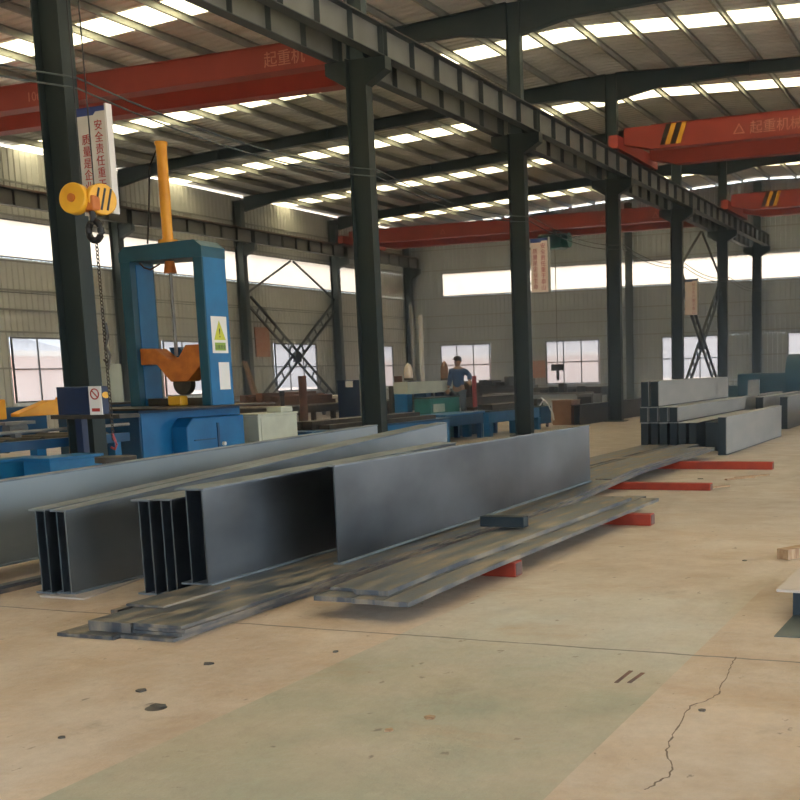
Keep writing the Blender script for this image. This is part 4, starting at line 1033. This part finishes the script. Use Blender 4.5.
desc = ['tiny dark chip just behind the small dished scrap', 'brown stick on the floor right of the second farthest red bearer', 'short brown stick left of the other stick', 'dark flat scrap at the end of the brown sticks',
        'small dark chip between the two far red bearers', 'small dark chip on the floor below the long stack front', 'brown chip on the green strip', 'smaller brown chip on the green strip', 'tiny chip beside the winding crack',
        'tiny chip left of the timber offcut', 'tiny chip at the lower left', 'tiny chip near the green strip edge']
for (a, b, r), d in zip(deb, desc):
    q = at(a, b, Z=0); an = random.uniform(0, PI)
    if r > .08: mb = MB().bar((q.x - r * 1.6, q.y - r * 2.2, .012), (q.x + r * 1.6, q.y + r * 2.2, .012), .05, .022)
    else: mb = MB().prism([(q.x + r * math.cos(an + i * 1.256) * random.uniform(.6, 1.2), q.y + r * math.sin(an + i * 1.256) * random.uniform(.6, 1.2), 0) for i in range(5)], (0, 0, .008))
    single('floor_scrap', mb, 'timber' if 'brown' in d else 'darkmetal', d, 'scrap', 'scraps on the floor')

for k, (a, b) in enumerate((((616, 683), (631, 671)), ((629, 683), (643, 673)))):
    p, q = at(*a, Z=0), at(*b, Z=0)
    single('rust_scrape', MB().bar((p.x, p.y, .001), (q.x, q.y, .001), .022, .003), 'rust', ['left', 'right'][k] + ' of two short rusty scrapes on the green strip', 'mark', 'rusty scrapes')

# ------------------------------------------------------------------ outside
M['brick'] = mat('pink_brick', (.50, .30, .25), .9, 0, (.60, .42, .36), .5)
M['hill'] = mat('hazy_hill', (.50, .53, .58), 1)
def house(name, label, x0, x1, y0, y1, h):
    t = thing(name, label, 'building', ((x0 + x1) / 2, (y0 + y1) / 2, -.26))
    part('wall', MB().box(x0, x1, y0, y1, -.26, h), 'brick', t); part('roof', MB().box(x0 - .4, x1 + .4, y0 - .4, y1 + .4, h, h + .3), 'wall', t)
house('brick_shed', 'pink brick shed seen through the left wall windows', -62, -50, 46, 62, 3.2)
house('brick_shed', 'pink brick shed seen through the end wall windows', -60, -30, 96, 106, 3.0)
house('brick_shed', 'low brick shed seen through the right end wall windows', -20, 4, 98, 108, 2.4)
hb = MB(); n = 30
rnd = random.Random(3)
hs = [6 + 6 * abs(math.sin(i * .7)) + rnd.uniform(0, 3) for i in range(n + 1)]
for i in range(n):
    a0 = -1.9 + 1.9 * i / n; a1 = -1.9 + 1.9 * (i + 1) / n; R = 250
    P = lambda a, z, r=R: (r * math.sin(a), r * math.cos(a), z)
    hb.hexa([P(a0, -1), P(a1, -1), P(a1, -1, R + 60), P(a0, -1, R + 60), P(a0, hs[i]), P(a1, hs[i + 1]), P(a1, hs[i + 1] * .5, R + 60), P(a0, hs[i] * .5, R + 60)])
struct('hills', hb, 'hill')

# ------------------------------------------------------------------ haze
hz_ = bpy.data.materials.new('dusty_air'); hz_.use_nodes = True
nt = hz_.node_tree
for x in list(nt.nodes):
    if x.type == 'BSDF_PRINCIPLED': nt.nodes.remove(x)
out = [x for x in nt.nodes if x.type == 'OUTPUT_MATERIAL'][0]
vs_ = nt.nodes.new('ShaderNodeVolumeScatter'); vs_.inputs['Color'].default_value = (.90, .97, 1, 1); vs_.inputs['Density'].default_value = .017; vs_.inputs['Anisotropy'].default_value = .2
nt.links.new(vs_.outputs[0], out.inputs['Volume'])
M['haze'] = hz_
HAZE = True
if HAZE:
    o = link_mesh('dusty_haze', MB().box(XL + .1, XR - .1, 17.0, YE - .02, .0005, 8.6), 'haze'); o['kind'] = 'stuff'; o['label'] = 'thin bluish dusty air filling the hall'; o['category'] = 'haze'

# ------------------------------------------------------------------ light
w = bpy.data.worlds.new('sky'); bpy.context.scene.world = w; w.use_nodes = True
bg = w.node_tree.nodes['Background']; bg.inputs['Color'].default_value = (.72, .87, 1.0, 1); bg.inputs['Strength'].default_value = 4.9
sl = bpy.data.lights.new('sun', 'SUN'); sl.energy = 24.0; sl.angle = math.radians(3); sl.color = (1, .97, .93)
so = bpy.data.objects.new('sun', sl); C.objects.link(so)
so.rotation_euler = Vector((.25, -.45, -1.0)).normalized().to_track_quat('-Z', 'Y').to_euler()

# ------------------------------------------------------------------ camera
cd = bpy.data.cameras.new('camera'); co = bpy.data.objects.new('camera', cd); C.objects.link(co)
xw = Vector((AX.x, AY.x, AZ.x)); yw = -Vector((AX.y, AY.y, AZ.y)); zw = -Vector((AX.z, AY.z, AZ.z))
mm = Matrix((xw, yw, zw)).transposed().to_4x4(); mm.translation = EYE
co.matrix_world = mm
cd.sensor_width = 36; cd.lens = FPX / 800 * 36; cd.shift_x = (400 - PX) / 800; cd.shift_y = (PY - 400) / 800
cd.clip_end = 1000; cd.clip_start = .05
bpy.context.scene.camera = co
vsn = bpy.context.scene.view_settings
vsn.view_transform = 'Standard'; vsn.look = 'None'; vsn.gamma = 1; vsn.use_curve_mapping = False; vsn.exposure = 0.5
